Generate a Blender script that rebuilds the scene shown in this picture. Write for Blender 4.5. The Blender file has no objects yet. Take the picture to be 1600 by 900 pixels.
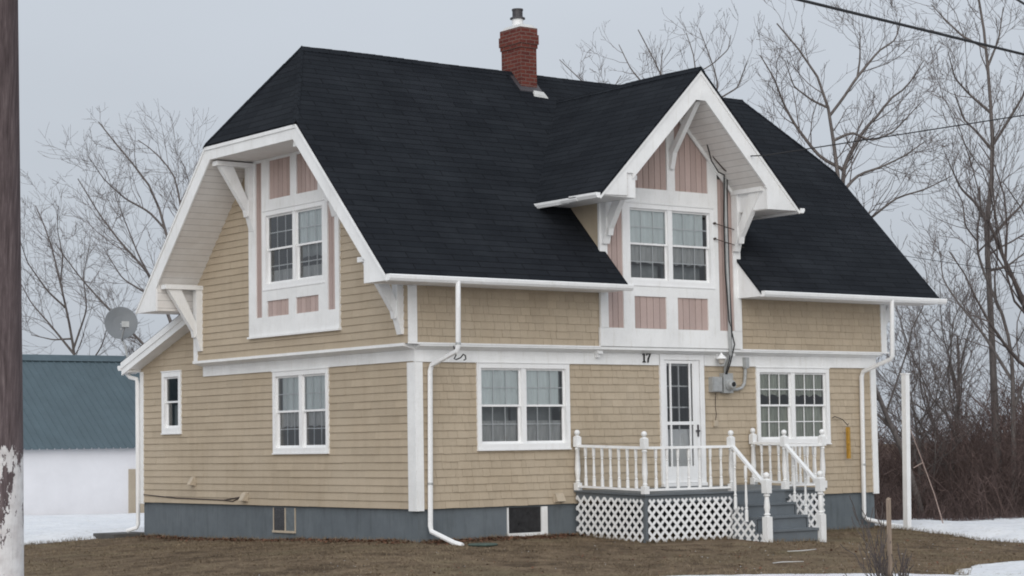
import bpy, math, random
import numpy as np
from mathutils import Vector, Matrix
random.seed(7); RNG = np.random.default_rng(7)
PI = math.pi
SC = bpy.context.scene
COL = SC.collection

# ------------------------------------------------------------------ camera
cam_d = bpy.data.cameras.new("camera")
cam_d.sensor_width = 36.0
cam_d.lens = 72.085
cam_d.clip_start = 0.1
cam_d.clip_end = 3000
cam = bpy.data.objects.new("camera", cam_d); COL.objects.link(cam)
r_ = Vector((0.79685828, -0.6039566, -0.01591555))
u_ = Vector((-0.03368851, -0.07071967, 0.99692719))
f_ = Vector((0.60322629, 0.79387351, 0.07669995))
M = Matrix.Identity(4)
for i in range(3):
    M[i][0] = r_[i]; M[i][1] = u_[i]; M[i][2] = -f_[i]
M[0][3], M[1][3], M[2][3] = -19.4216, -28.2562, 1.0302
cam.matrix_world = M
SC.camera = cam

# ------------------------------------------------------------------ sky and light
SUN_EL, SUN_AZ = math.radians(24), math.radians(220)
world = bpy.data.worlds.new("World"); SC.world = world
world.use_nodes = True
nt = world.node_tree; nt.nodes.clear()
N = nt.nodes.new; L = nt.links.new
w_out = N('ShaderNodeOutputWorld'); w_bg = N('ShaderNodeBackground')
sky = N('ShaderNodeTexSky'); sky.sky_type = 'NISHITA'; sky.sun_disc = False
sky.sun_elevation = SUN_EL; sky.sun_rotation = SUN_AZ
sky.air_density = 1.0; sky.dust_density = 4.0; sky.ozone_density = 1.0
hs = N('ShaderNodeHueSaturation'); hs.inputs['Saturation'].default_value = 0.35
L(sky.outputs[0], hs.inputs['Color'])
# cloud deck: an overcast sky is brighter overhead than at the horizon, with soft patches
tc = N('ShaderNodeTexCoord'); sep = N('ShaderNodeSeparateXYZ')
L(tc.outputs['Generated'], sep.inputs[0])
mr = N('ShaderNodeMapRange'); mr.inputs[1].default_value = 0.0; mr.inputs[2].default_value = 1.0
mr.inputs[3].default_value = 1.0; mr.inputs[4].default_value = 1.8
L(sep.outputs['Z'], mr.inputs[0])
nz = N('ShaderNodeTexNoise'); nz.inputs['Scale'].default_value = 3.2; nz.inputs['Detail'].default_value = 4
mp = N('ShaderNodeMapping'); mp.inputs['Scale'].default_value = (1, 1, 2.6)
L(tc.outputs['Generated'], mp.inputs[0]); L(mp.outputs[0], nz.inputs['Vector'])
mr2 = N('ShaderNodeMapRange'); mr2.inputs[1].default_value = .3; mr2.inputs[2].default_value = .7
mr2.inputs[3].default_value = .955; mr2.inputs[4].default_value = 1.035
L(nz.outputs['Fac'], mr2.inputs[0])
mul = N('ShaderNodeMath'); mul.operation = 'MULTIPLY'
L(mr.outputs[0], mul.inputs[0]); L(mr2.outputs[0], mul.inputs[1])
sc = N('ShaderNodeVectorMath'); sc.operation = 'SCALE'
sc.inputs[0].default_value = (4.1, 4.45, 4.93)
L(mul.outputs[0], sc.inputs['Scale'])
mx = N('ShaderNodeMix'); mx.data_type = 'RGBA'; mx.inputs['Factor'].default_value = 0.9
L(hs.outputs[0], mx.inputs['A']); L(sc.outputs[0], mx.inputs['B'])
L(mx.outputs['Result'], w_bg.inputs['Color']); w_bg.inputs['Strength'].default_value = 0.1
L(w_bg.outputs[0], w_out.inputs['Surface'])

sun_d = bpy.data.lights.new("sun", 'SUN'); sun_d.energy = 1.5; sun_d.angle = math.radians(70)
sun_d.color = (1.0, 0.96, 0.9)
sun = bpy.data.objects.new("sun", sun_d); COL.objects.link(sun)
# the brightest part of the cloud deck: behind the photographer
sd = Vector((math.sin(SUN_AZ) * math.cos(SUN_EL), math.cos(SUN_AZ) * math.cos(SUN_EL), math.sin(SUN_EL)))
sun.rotation_euler = sd.to_track_quat('Z', 'Y').to_euler()
sun.location = sd * 60

SC.view_settings.view_transform = 'Standard'
SC.view_settings.look = 'None'
SC.view_settings.exposure = 0.30
SC.view_settings.gamma = 1.0
SC.view_settings.use_curve_mapping = False
SC.cycles.filter_width = 1.9
SC.cycles.max_bounces = 6
SC.cycles.transparent_max_bounces = 12

# ------------------------------------------------------------------ materials
def mat_base(name):
    m = bpy.data.materials.new(name); m.use_nodes = True
    t = m.node_tree; t.nodes.clear()
    o = t.nodes.new('ShaderNodeOutputMaterial'); b = t.nodes.new('ShaderNodeBsdfPrincipled')
    t.links.new(b.outputs[0], o.inputs['Surface'])
    return m, t, b, o

def ramp(t, src, pts):
    r = t.nodes.new('ShaderNodeValToRGB')
    e = r.color_ramp.elements
    while len(e) < len(pts): e.new(0.5)
    for k, (p, c) in zip(e, pts):
        k.position = p; k.color = tuple(c) + (1,)
    t.links.new(src, r.inputs['Fac'])
    return r.outputs['Color']

def noise(t, scale, detail=4, rough=.6, vec=None, mapping=None, coord='Object'):
    tcn = t.nodes.new('ShaderNodeTexCoord')
    n = t.nodes.new('ShaderNodeTexNoise')
    n.inputs['Scale'].default_value = scale; n.inputs['Detail'].default_value = detail
    n.inputs['Roughness'].default_value = rough
    s = tcn.outputs[coord]
    if mapping:
        mpn = t.nodes.new('ShaderNodeMapping'); mpn.inputs['Scale'].default_value = mapping
        t.links.new(s, mpn.inputs[0]); s = mpn.outputs[0]
    t.links.new(s, n.inputs['Vector'])
    return n.outputs['Fac']

def mult(t, a, b, fac=1.0):
    m = t.nodes.new('ShaderNodeMix'); m.data_type = 'RGBA'; m.blend_type = 'MULTIPLY'
    m.inputs['Factor'].default_value = fac
    for s, i in ((a, 'A'), (b, 'B')):
        if isinstance(s, tuple): m.inputs[i].default_value = s + (1,)
        else: t.links.new(s, m.inputs[i])
    return m.outputs['Result']

def bump(t, b, h, strength=.3, dist=.01):
    n = t.nodes.new('ShaderNodeBump'); n.inputs['Strength'].default_value = strength
    n.inputs['Distance'].default_value = dist
    t.links.new(h, n.inputs['Height']); t.links.new(n.outputs[0], b.inputs['Normal'])

def mat_simple(name, c, rough=.6, var=.12, scale=6, bmp=0.0, metal=0.0, mapping=None, spec=.4):
    m, t, b, o = mat_base(name)
    n = noise(t, scale, 5, .65, mapping=mapping)
    lo = tuple(x * (1 - var) for x in c); hi = tuple(min(1, x * (1 + var)) for x in c)
    t.links.new(ramp(t, n, [(.3, lo), (.7, hi)]), b.inputs['Base Color'])
    b.inputs['Roughness'].default_value = rough; b.inputs['Metallic'].default_value = metal
    b.inputs['Specular IOR Level'].default_value = spec
    if bmp: bump(t, b, noise(t, scale * 6, 3, .6, mapping=mapping), bmp)
    return m

def mat_paint(name, c, dirt=.16):
    """weathered exterior paint: faint vertical streaks and specks of grime"""
    m, t, b, o = mat_base(name)
    n1 = noise(t, 1.6, 6, .7); n2 = noise(t, 5, 4, .7, mapping=(3, 3, .35)); n3 = noise(t, 60, 3, .7)
    a = ramp(t, n1, [(.25, tuple(x * (1 - dirt) for x in c)), (.65, c)])
    d = ramp(t, n2, [(.26, (.90, .89, .865)), (.46, (1, 1, 1))])
    e = ramp(t, n3, [(.3, (.9, .89, .87)), (.45, (1, 1, 1))])
    t.links.new(mult(t, mult(t, a, d), e), b.inputs['Base Color'])
    b.inputs['Roughness'].default_value = .5; b.inputs['Specular IOR Level'].default_value = .35
    bump(t, b, n3, .12, .004)
    return m

def mat_tint(name, c, amount=.28, rough=.8, scale=25, grain=(6, 6, .7)):
    """a material whose separate pieces (shingles, blades) differ a little: face attribute 'tint'"""
    m, t, b, o = mat_base(name)
    at = t.nodes.new('ShaderNodeAttribute'); at.attribute_name = 'tint'
    lo = tuple(x * (1 - amount) for x in c); hi = tuple(min(1, x * (1 + amount * .8)) for x in c)
    a = ramp(t, at.outputs['Fac'], [(0, lo), (1, hi)])
    n = noise(t, scale, 4, .7, mapping=grain)
    w = noise(t, .7, 5, .65); st = noise(t, 3, 5, .7, mapping=(1.6, 1.6, .14))
    d = mult(t, a, ramp(t, n, [(.25, (.86, .86, .86)), (.7, (1.05, 1.05, 1.05))]))
    d = mult(t, d, ramp(t, w, [(.3, (.92, .9, .87)), (.65, (1.03, 1.03, 1.03))]))
    d = mult(t, d, ramp(t, st, [(.30, (.94, .935, .925)), (.52, (1.01, 1.01, 1.01))]))
    t.links.new(d, b.inputs['Base Color'])
    b.inputs['Roughness'].default_value = rough; b.inputs['Specular IOR Level'].default_value = .25
    bump(t, b, n, .25, .004)
    return m

def mat_brick(name, c1, c2, cm, bw, bh, mortar, rough=.85, bstr=.5, coarse=None):
    m, t, b, o = mat_base(name)
    tcn = t.nodes.new('ShaderNodeTexCoord'); br = t.nodes.new('ShaderNodeTexBrick')
    br.inputs['Scale'].default_value = 1.0
    br.inputs['Brick Width'].default_value = bw; br.inputs['Row Height'].default_value = bh
    br.inputs['Mortar Size'].default_value = mortar; br.inputs['Mortar Smooth'].default_value = .2
    br.inputs['Color1'].default_value = c1 + (1,); br.inputs['Color2'].default_value = c2 + (1,)
    br.inputs['Mortar'].default_value = cm + (1,)
    wob = t.nodes.new('ShaderNodeVectorMath'); wob.operation = 'MULTIPLY_ADD'
    nn = t.nodes.new('ShaderNodeTexNoise'); nn.inputs['Scale'].default_value = 3
    t.links.new(tcn.outputs['UV'], nn.inputs['Vector'])
    t.links.new(nn.outputs['Color'], wob.inputs[0]); wob.inputs[1].default_value = (.03, .03, 0)
    t.links.new(tcn.outputs['UV'], wob.inputs[2])
    t.links.new(wob.outputs[0], br.inputs['Vector'])
    n = noise(t, 1.1, 5, .65); n2 = noise(t, 90, 2, .6)
    d = mult(t, br.outputs['Color'], ramp(t, n, [(.25, (.70, .70, .72)), (.7, (1.22, 1.22, 1.20))]))
    d = mult(t, d, ramp(t, n2, [(.2, (.7, .7, .7)), (.8, (1.25, 1.25, 1.25))]))
    t.links.new(d, b.inputs['Base Color'])
    b.inputs['Roughness'].default_value = rough; b.inputs['Specular IOR Level'].default_value = .08
    inv = t.nodes.new('ShaderNodeMath'); inv.operation = 'SUBTRACT'; inv.inputs[0].default_value = 1
    t.links.new(br.outputs['Fac'], inv.inputs[1])
    ad = t.nodes.new('ShaderNodeMath'); ad.operation = 'MULTIPLY_ADD'
    t.links.new(n2, ad.inputs[0]); ad.inputs[1].default_value = .5; t.links.new(inv.outputs[0], ad.inputs[2])
    bump(t, b, ad.outputs[0], bstr, .008)
    return m

def mat_lines(name, c, pitch, line=.05, dark=.55):
    """boards: dark joint line every `pitch` metres up the slope (UV v)"""
    m, t, b, o = mat_base(name)
    tcn = t.nodes.new('ShaderNodeTexCoord'); s = t.nodes.new('ShaderNodeSeparateXYZ')
    t.links.new(tcn.outputs['UV'], s.inputs[0])
    dv = t.nodes.new('ShaderNodeMath'); dv.operation = 'DIVIDE'; dv.inputs[1].default_value = pitch
    t.links.new(s.outputs['Y'], dv.inputs[0])
    fr = t.nodes.new('ShaderNodeMath'); fr.operation = 'FRACT'; t.links.new(dv.outputs[0], fr.inputs[0])
    a = ramp(t, fr.outputs[0], [(0, tuple(x * dark for x in c)), (line, tuple(x * dark for x in c)), (line + .03, c), (1, c)])
    d = mult(t, a, ramp(t, noise(t, 2, 5, .7), [(.25, (.86, .84, .82)), (.6, (1, 1, 1))]))
    t.links.new(d, b.inputs['Base Color']); b.inputs['Roughness'].default_value = .6
    bump(t, b, a, .4, .006)
    return m

def mat_glass(name, tint=(.93, .95, .96)):
    m = bpy.data.materials.new(name); m.use_nodes = True
    t = m.node_tree; t.nodes.clear()
    o = t.nodes.new('ShaderNodeOutputMaterial'); mxs = t.nodes.new('ShaderNodeMixShader')
    tr = t.nodes.new('ShaderNodeBsdfTransparent'); tr.inputs[0].default_value = tint + (1,)
    gl = t.nodes.new('ShaderNodeBsdfGlossy'); gl.inputs['Roughness'].default_value = .02
    fr = t.nodes.new('ShaderNodeFresnel'); fr.inputs[0].default_value = 1.6
    bm = t.nodes.new('ShaderNodeBump'); bm.inputs['Strength'].default_value = .03; bm.inputs['Distance'].default_value = .05
    t.links.new(noise(t, 1.5, 2), bm.inputs['Height'])
    t.links.new(bm.outputs[0], gl.inputs['Normal'])
    ml = t.nodes.new('ShaderNodeMath'); ml.operation = 'MULTIPLY'; ml.inputs[1].default_value = 1.7
    t.links.new(fr.outputs[0], ml.inputs[0]); t.links.new(ml.outputs[0], mxs.inputs[0])
    t.links.new(tr.outputs[0], mxs.inputs[1]); t.links.new(gl.outputs[0], mxs.inputs[2])
    t.links.new(mxs.outputs[0], o.inputs['Surface'])
    return m

def mat_ground():
    m, t, b, o = mat_base('dormant_lawn')
    a = ramp(t, noise(t, .55, 6, .7), [(.3, (.125, .092, .063)), (.5, (.200, .150, .104)), (.7, (.165, .138, .088))])
    f = ramp(t, noise(t, 14, 6, .75), [(.22, (.66, .64, .62)), (.5, (1, 1, 1)), (.78, (1.35, 1.32, 1.26))])
    g = ramp(t, noise(t, 2.2, 5, .7), [(.36, (.60, .58, .57)), (.62, (1.16, 1.15, 1.12))])
    t.links.new(mult(t, mult(t, a, f), g), b.inputs['Base Color'])
    b.inputs['Roughness'].default_value = .95; b.inputs['Specular IOR Level'].default_value = .1
    bump(t, b, noise(t, 22, 5, .7), .9, .05)
    return m

def mat_snow():
    m, t, b, o = mat_base('old_snow')
    a = ramp(t, noise(t, 1.3, 6, .7), [(.25, (.70, .72, .76)), (.6, (.86, .87, .89))])
    d = ramp(t, noise(t, 9, 5, .75), [(.30, (.66, .63, .58)), (.46, (1, 1, 1))])
    t.links.new(mult(t, a, d), b.inputs['Base Color'])
    b.inputs['Roughness'].default_value = .7
    bump(t, b, noise(t, 4, 7, .75), .9, .09)
    return m

def mat_pole():
    """weathered dark wood; a band of old white paint flakes off below"""
    m, t, b, o = mat_base('pole_wood')
    g = ramp(t, noise(t, 9, 6, .7, mapping=(6, 6, .25)), [(.25, (.04, .029, .029)), (.5, (.095, .072, .073)), (.75, (.19, .15, .148))])
    tcn = t.nodes.new('ShaderNodeTexCoord'); s = t.nodes.new('ShaderNodeSeparateXYZ')
    t.links.new(tcn.outputs['Object'], s.inputs[0])
    n = noise(t, 5.5, 7, .72, mapping=(1.4, 1.4, .55))
    # paint survives where noise exceeds a threshold that falls with height
    h = t.nodes.new('ShaderNodeMapRange'); h.inputs[1].default_value = 1.05; h.inputs[2].default_value = 1.95
    h.inputs[3].default_value = .42; h.inputs[4].default_value = .50
    t.links.new(s.outputs['Z'], h.inputs[0])
    gt = t.nodes.new('ShaderNodeMath'); gt.operation = 'GREATER_THAN'
    t.links.new(n, gt.inputs[0]); t.links.new(h.outputs[0], gt.inputs[1])
    lim = t.nodes.new('ShaderNodeMath'); lim.operation = 'LESS_THAN'; lim.inputs[1].default_value = 2.16
    rag = t.nodes.new('ShaderNodeMath'); rag.operation = 'MULTIPLY_ADD'; rag.inputs[1].default_value = .55
    t.links.new(noise(t, 7, 5, .7, mapping=(2, 2, .5)), rag.inputs[0]); t.links.new(s.outputs['Z'], rag.inputs[2])
    t.links.new(rag.outputs[0], lim.inputs[0])
    an = t.nodes.new('ShaderNodeMath'); an.operation = 'MULTIPLY'
    t.links.new(gt.outputs[0], an.inputs[0]); t.links.new(lim.outputs[0], an.inputs[1])
    mxn = t.nodes.new('ShaderNodeMix'); mxn.data_type = 'RGBA'
    t.links.new(an.outputs[0], mxn.inputs['Factor']); t.links.new(g, mxn.inputs['A'])
    t.links.new(ramp(t, noise(t, 12, 4), [(.3, (.48, .45, .44)), (.6, (.62, .60, .59))]), mxn.inputs['B'])
    t.links.new(mxn.outputs['Result'], b.inputs['Base Color'])
    b.inputs['Roughness'].default_value = .85; b.inputs['Specular IOR Level'].default_value = .2
    bump(t, b, noise(t, 9, 6, .7, mapping=(6, 6, .25)), .7, .015)
    return m

def mat_bark(name, c):
    return mat_simple(name, c, .9, .35, 5, 0, mapping=(3, 3, .6), spec=.1)

MT = {}
MT['white'] = mat_paint('white_paint', (.84, .845, .845), .15)
MT['white2'] = mat_paint('white_vinyl', (.85, .855, .86), .09)
MT['siding'] = mat_tint('beige_shingle', (.455, .382, .290), .075)
MT['pink'] = mat_tint('pink_board', (.46, .36, .335), .10)
MT['dark'] = mat_simple('joint_dark', (.03, .028, .026), .9)
MT['roof'] = mat_brick('asphalt_shingle', (.0138, .0162, .0205), (.0190, .0218, .0268), (.0075, .0084, .0105), .93, .145, .010, .9, .5)
MT['brick'] = mat_brick('red_brick', (.115, .034, .029), (.165, .050, .038), (.17, .11, .095), .215, .075, .010)
MT['soffit'] = mat_lines('soffit_board', (.74, .72, .70), .145)
def mat_found():
    m, t, b, o = mat_base('painted_foundation')
    a = ramp(t, noise(t, 1.4, 6, .7), [(.28, (.112, .130, .145)), (.7, (.150, .172, .190))])
    d = ramp(t, noise(t, 4, 5, .75, mapping=(2.5, 2.5, .3)), [(.25, (.74, .73, .70)), (.5, (1, 1, 1))])
    e = ramp(t, noise(t, 6, 6, .8), [(.24, (1.7, 1.7, 1.65)), (.3, (1, 1, 1))])
    t.links.new(mult(t, mult(t, a, d), e), b.inputs['Base Color'])
    b.inputs['Roughness'].default_value = .85; b.inputs['Specular IOR Level'].default_value = .2
    bump(t, b, noise(t, 9, 6, .75), .35, .01)
    return m
MT['found'] = mat_found()
MT['concrete'] = mat_simple('concrete', (.55, .55, .54), .8, .12, 6, .2)
MT['glass'] = mat_glass('window_glass')
MT['sheer'] = mat_simple('sheer_blind', (.80, .85, .84), .9, .12, 3, mapping=(4, 4, .5))
MT['sheer2'] = mat_simple('grey_blind', (.33, .35, .35), .9, .2, 3)
MT['net'] = mat_simple('net_curtain', (.50, .50, .49), .95, .2, 5, mapping=(4, 4, .5))
MT['curtain'] = mat_simple('grey_green_curtain', (.46, .48, .41), .95, .3, 4, mapping=(6, 6, .4))
MT['inside'] = mat_simple('room_dark', (.30, .29, .27), .9)
MT['deck'] = mat_paint('grey_deck_paint', (.145, .165, .183), .25)
MT['metal'] = mat_simple('grey_metal', (.40, .41, .41), .5, .15, 8, 0, .3)
MT['darkmetal'] = mat_simple('dark_metal', (.055, .05, .055), .5, .2, 10)
MT['black'] = mat_simple('black_iron', (.015, .015, .016), .5)
MT['cable'] = mat_simple('cable_rubber', (.018, .018, .02), .7)
MT['copper'] = mat_simple('weathered_cable', (.06, .045, .04), .7)
MT['beigeplastic'] = mat_simple('beige_plastic', (.46, .39, .30), .6)
MT['yellow'] = mat_simple('ochre_plastic', (.40, .22, .03), .6, .25, 12)
MT['ground'] = mat_ground()
MT['snow'] = mat_snow()
MT['blade'] = mat_tint('dead_grass', (.215, .168, .112), .5, .9, 3, (1, 1, 1))
MT['leaf'] = mat_tint('dead_leaf', (.15, .075, .048), .5, .9, 6, (1, 1, 1))
MT['asphalt'] = mat_simple('asphalt', (.05, .05, .05), .9, .2, 20, .3)
MT['pole'] = mat_pole()
MT['bark'] = mat_bark('grey_bark', (.14, .124, .118))
MT['bark2'] = mat_bark('brown_bark', (.095, .08, .075))
MT['twig'] = mat_bark('hazed_twig_bark', (.155, .132, .126))  # grey-brown twigs, lightened in the colour to stand in for distance haze
MT['brush'] = mat_tint('brush_stems', (.135, .096, .088), .55, .95, 3, (1, 1, 1))
MT['stake'] = mat_simple('raw_wood', (.26, .20, .155), .9, .25, 12, .3, mapping=(4, 4, .4))
MT['stick'] = mat_simple('bare_stick', (.34, .26, .23), .9, .2, 12)
MT['barnroof'] = mat_simple('blue_steel', (.072, .104, .122), .6, .10, 1.5, 0, 0)
MT['barnwall'] = mat_simple('barn_white', (.70, .70, .73), .8, .05, 1.2)
MT['beige'] = mat_paint('beige_paint', (.42, .36, .28))
MT['drain'] = mat_simple('green_drain', (.07, .10, .085), .7, .3, 10)
MT['slab'] = mat_simple('dark_slab', (.09, .085, .08), .9, .2, 4, .3)
MT['dish'] = mat_simple('dish_grey', (.19, .205, .22), .5, .06, 4)
MT['lampglass'] = mat_simple('frosted_lamp', (.45, .42, .38), .3)

# ------------------------------------------------------------------ mesh helpers
class MB:
    """collects polygons; .build() links them as one mesh object"""
    def __init__(s): s.v = []; s.f = []; s.t = []; s.smooth = False
    def poly(s, pts, tint=.5):
        b = len(s.v); s.v += [tuple(p) for p in pts]; s.f.append(tuple(range(b, b + len(pts)))); s.t.append(tint)
    def hexa(s, p, tint=.5):
        """8 points: bottom 0-3, top 4-7"""
        b = len(s.v); s.v += [tuple(q) for q in p]
        for q in ((3, 2, 1, 0), (4, 5, 6, 7), (0, 1, 5, 4), (1, 2, 6, 5), (2, 3, 7, 6), (3, 0, 4, 7)):
            s.f.append(tuple(b + i for i in q)); s.t.append(tint)
    def box(s, x0, x1, y0, y1, z0, z1, tint=.5):
        s.hexa([(x0, y0, z0), (x1, y0, z0), (x1, y1, z0), (x0, y1, z0), (x0, y0, z1), (x1, y0, z1), (x1, y1, z1), (x0, y1, z1)], tint)
    def prism(s, poly, d, tint=.5):
        """polygon (3d points, planar) swept along vector d"""
        n = len(poly); b = len(s.v)
        s.v += [tuple(p) for p in poly] + [tuple(p[i] + d[i] for i in range(3)) for p in poly]
        s.f.append(tuple(range(b + n - 1, b - 1, -1))); s.f.append(tuple(range(b + n, b + 2 * n)))
        for i in range(n):
            j = (i + 1) % n; s.f.append((b + i, b + j, b + n + j, b + n + i))
        s.t += [tint] * (n + 2)
    def tube(s, pts, rad, n=8, cap=True):
        pts = [Vector(p) for p in pts]; k = len(pts)
        if not hasattr(rad, '__len__'): rad = [rad] * k
        b = len(s.v); up = None
        for i, p in enumerate(pts):
            d = (pts[min(i + 1, k - 1)] - pts[max(i - 1, 0)]).normalized()
            if up is None: up = Vector((0, 0, 1)) if abs(d.z) < .9 else Vector((1, 0, 0))
            x = d.cross(up)
            if x.length < 1e-4: x = d.cross(Vector((0, 1, 0)))
            x.normalize(); y = x.cross(d); up = y
            for a in range(n):
                c = p + (x * math.cos(2 * PI * a / n) + y * math.sin(2 * PI * a / n)) * rad[i]
                s.v.append(tuple(c))
        for i in range(k - 1):
            for a in range(n):
                q = (a + 1) % n
                s.f.append((b + i * n + a, b + i * n + q, b + (i + 1) * n + q, b + (i + 1) * n + a)); s.t.append(.5)
        if cap:
            s.f.append(tuple(b + a for a in range(n - 1, -1, -1))); s.t.append(.5)
            s.f.append(tuple(b + (k - 1) * n + a for a in range(n))); s.t.append(.5)
    def lathe(s, prof, base=(0, 0, 0), n=10, axis='z', rot=0):
        """prof: (radius, height) pairs"""
        b = len(s.v); k = len(prof)
        for r, h in prof:
            for a in range(n):
                ca, sa = math.cos(2 * PI * a / n + rot) * r, math.sin(2 * PI * a / n + rot) * r
                q = (ca, sa, h) if axis == 'z' else ((ca, -h, sa) if axis == 'y' else (-h, ca, sa))
                s.v.append(tuple(base[i] + q[i] for i in range(3)))
        for i in range(k - 1):
            for a in range(n):
                q = (a + 1) % n
                s.f.append((b + i * n + a, b + i * n + q, b + (i + 1) * n + q, b + (i + 1) * n + a)); s.t.append(.5)
        s.f.append(tuple(b + a for a in range(n - 1, -1, -1))); s.t.append(.5)
        s.f.append(tuple(b + (k - 1) * n + a for a in range(n))); s.t.append(.5)
    def build(s, name, mat, parent=None, smooth=False):
        me = bpy.data.meshes.new(name)
        off = wloc(parent)
        me.from_pydata([(x - off[0], y - off[1], z - off[2]) for x, y, z in s.v], [], s.f)
        me.materials.append(mat)
        at = me.attributes.new('tint', 'FLOAT', 'FACE'); at.data.foreach_set('value', s.t)
        uv = me.uv_layers.new(name='UVMap').data
        for p in me.polygons:
            n = p.normal
            if abs(n.z) > .98: a, c = Vector((1, 0, 0)), Vector((0, 1, 0))
            else:
                a = Vector((-n.y, n.x, 0)).normalized(); c = n.cross(a)
                if c.z < 0: c = -c
            for li in p.loop_indices:
                q = Vector(s.v[me.loops[li].vertex_index]); uv[li].uv = (q.dot(a), q.dot(c))
        if smooth:
            me.polygons.foreach_set('use_smooth', [True] * len(me.polygons))
            me.set_sharp_from_angle(angle=math.radians(40))
        o = bpy.data.objects.new(name, me); COL.objects.link(o)
        if parent is not None: o.parent = parent
        return o

def wloc(o):
    p = Vector((0, 0, 0))
    while o is not None:
        p = p + o.location; o = o.parent
    return p

def tag(o, label=None, cat=None, group=None, kind=None):
    if label: o['label'] = label
    if cat: o['category'] = cat
    if group: o['group'] = group
    if kind: o['kind'] = kind
    return o

def thing(name, loc, label, cat, group=None):
    o = bpy.data.objects.new(name, None); COL.objects.link(o); o.location = loc
    o.empty_display_size = .2
    return tag(o, label, cat, group)

def big_mesh(name, V, Q, mat, tint=None, parent=None):
    """numpy quads (or triangles) to one mesh"""
    me = bpy.data.meshes.new(name)
    k = Q.shape[1]; nf = len(Q)
    me.vertices.add(len(V)); me.vertices.foreach_set('co', np.asarray(V, np.float32).ravel())
    me.loops.add(nf * k); me.loops.foreach_set('vertex_index', Q.astype(np.int32).ravel())
    me.polygons.add(nf); me.polygons.foreach_set('loop_start', np.arange(0, nf * k, k, dtype=np.int32))
    me.materials.append(mat)
    me.update(calc_edges=True)
    if tint is not None:
        at = me.attributes.new('tint', 'FLOAT', 'FACE'); at.data.foreach_set('value', np.asarray(tint, np.float32))
    o = bpy.data.objects.new(name, me); COL.objects.link(o)
    if parent is not None: o.parent = parent
    return o

def tubes_np(P, Rd, n):
    """P (N,K,3) polylines, Rd (N,K) radii -> vertices, quads"""
    Nn, K, _ = P.shape
    T = np.empty_like(P); T[:, 1:-1] = P[:, 2:] - P[:, :-2]; T[:, 0] = P[:, 1] - P[:, 0]; T[:, -1] = P[:, -1] - P[:, -2]
    T /= np.linalg.norm(T, axis=2, keepdims=True) + 1e-9
    ref = np.where(np.abs(T[:, :1, 2:3]) < .85, np.array([0, 0, 1.]), np.array([1., 0, 0]))
    ref = np.broadcast_to(ref, T.shape)
    X = np.cross(T, ref); X /= np.linalg.norm(X, axis=2, keepdims=True) + 1e-9
    Y = np.cross(X, T)
    a = np.arange(n) * 2 * PI / n
    V = P[:, :, None] + Rd[:, :, None, None] * (X[:, :, None] * np.cos(a)[None, None, :, None] + Y[:, :, None] * np.sin(a)[None, None, :, None])
    idx = np.arange(Nn * K * n).reshape(Nn, K, n)
    q = np.stack([idx[:, :-1], np.roll(idx[:, :-1], -1, 2), np.roll(idx[:, 1:], -1, 2), idx[:, 1:]], -1).reshape(-1, 4)
    return V.reshape(-1, 3), q

# ------------------------------------------------------------------ terrain
def smst(t): t = np.clip(t, 0, 1); return t * t * (3 - 2 * t)
W, D, D2 = 11.06, 7.11, 9.93
def ground_z(x, y):
    x = np.asarray(x, float); y = np.asarray(y, float)
    dx = np.maximum(np.maximum(-x, 0), x - W); dy = np.maximum(np.maximum(-y, 0), y - D2)
    d = np.hypot(dx, dy)
    return -.545 - .155 * smst((x - 4) / 6.5) - .14 * smst(y / 9) - .045 * np.minimum(d, 6)
def bumps(x, y):
    return .006 * np.sin(x * 1.7 + 1.3 * np.sin(y * .9)) + .006 * np.sin(y * 2.3 + x * .6) + .006 * np.sin(x * 5.1 + y * 3.7)

def grid_mesh(name, xs, ys, zf, mat):
    X, Y = np.meshgrid(xs, ys); Z = zf(X, Y)
    nx, ny = len(xs), len(ys)
    V = np.stack([X, Y, Z], -1).reshape(-1, 3)
    i = np.arange(nx * ny).reshape(ny, nx)
    Q = np.stack([i[:-1, :-1], i[:-1, 1:], i[1:, 1:], i[1:, :-1]], -1).reshape(-1, 4)
    o = big_mesh(name, V, Q, mat)
    o.data.polygons.foreach_set('use_smooth', [True] * len(o.data.polygons))
    return o

far = [60, 90, 140, 220, 400, 800]
xs = np.concatenate([[-f for f in far[::-1]], np.arange(-40, 41, .5), far])
ys = np.concatenate([[-f for f in far[::-1]], np.arange(-40, 41, .5), far])
tag(grid_mesh('ground', xs, ys, lambda x, y: ground_z(x, y) + bumps(x, y), MT['ground']), kind='structure')
tag(grid_mesh('road', np.arange(-80, 81, 2.0), np.linspace(-34, -24, 9), lambda x, y: ground_z(x, y) + .03, MT['asphalt']), kind='structure')

def poly_sd(x, y, poly):
    """signed distance to polygon, positive inside"""
    d = np.full(x.shape, 1e9); ins = np.zeros(x.shape, bool)
    n = len(poly)
    for i in range(n):
        ax, ay = poly[i]; bx, by = poly[(i + 1) % n]
        ex, ey = bx - ax, by - ay; wx, wy = x - ax, y - ay
        t = np.clip((wx * ex + wy * ey) / (ex * ex + ey * ey), 0, 1)
        d = np.minimum(d, np.hypot(wx - ex * t, wy - ey * t))
        c = ((ay <= y) & (by > y)) | ((by <= y) & (ay > y))
        with np.errstate(divide='ignore', invalid='ignore'):
            xi = ax + (y - ay) * ex / (ey if ey != 0 else 1e-9)
        ins ^= c & (x < xi)
    return np.where(ins, d, -d)

def wob(x, y):
    return (.5 * np.sin(x * 1.1 + 2 * np.sin(y * .7)) + .35 * np.sin(y * 2.1 + x * 1.4) + .25 * np.sin(x * 4.3 - y * 3.1)
            + .18 * np.sin(x * 7.9 + y * 6.3) + .12 * np.sin(x * 15.1 - y * 12.3))

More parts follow.
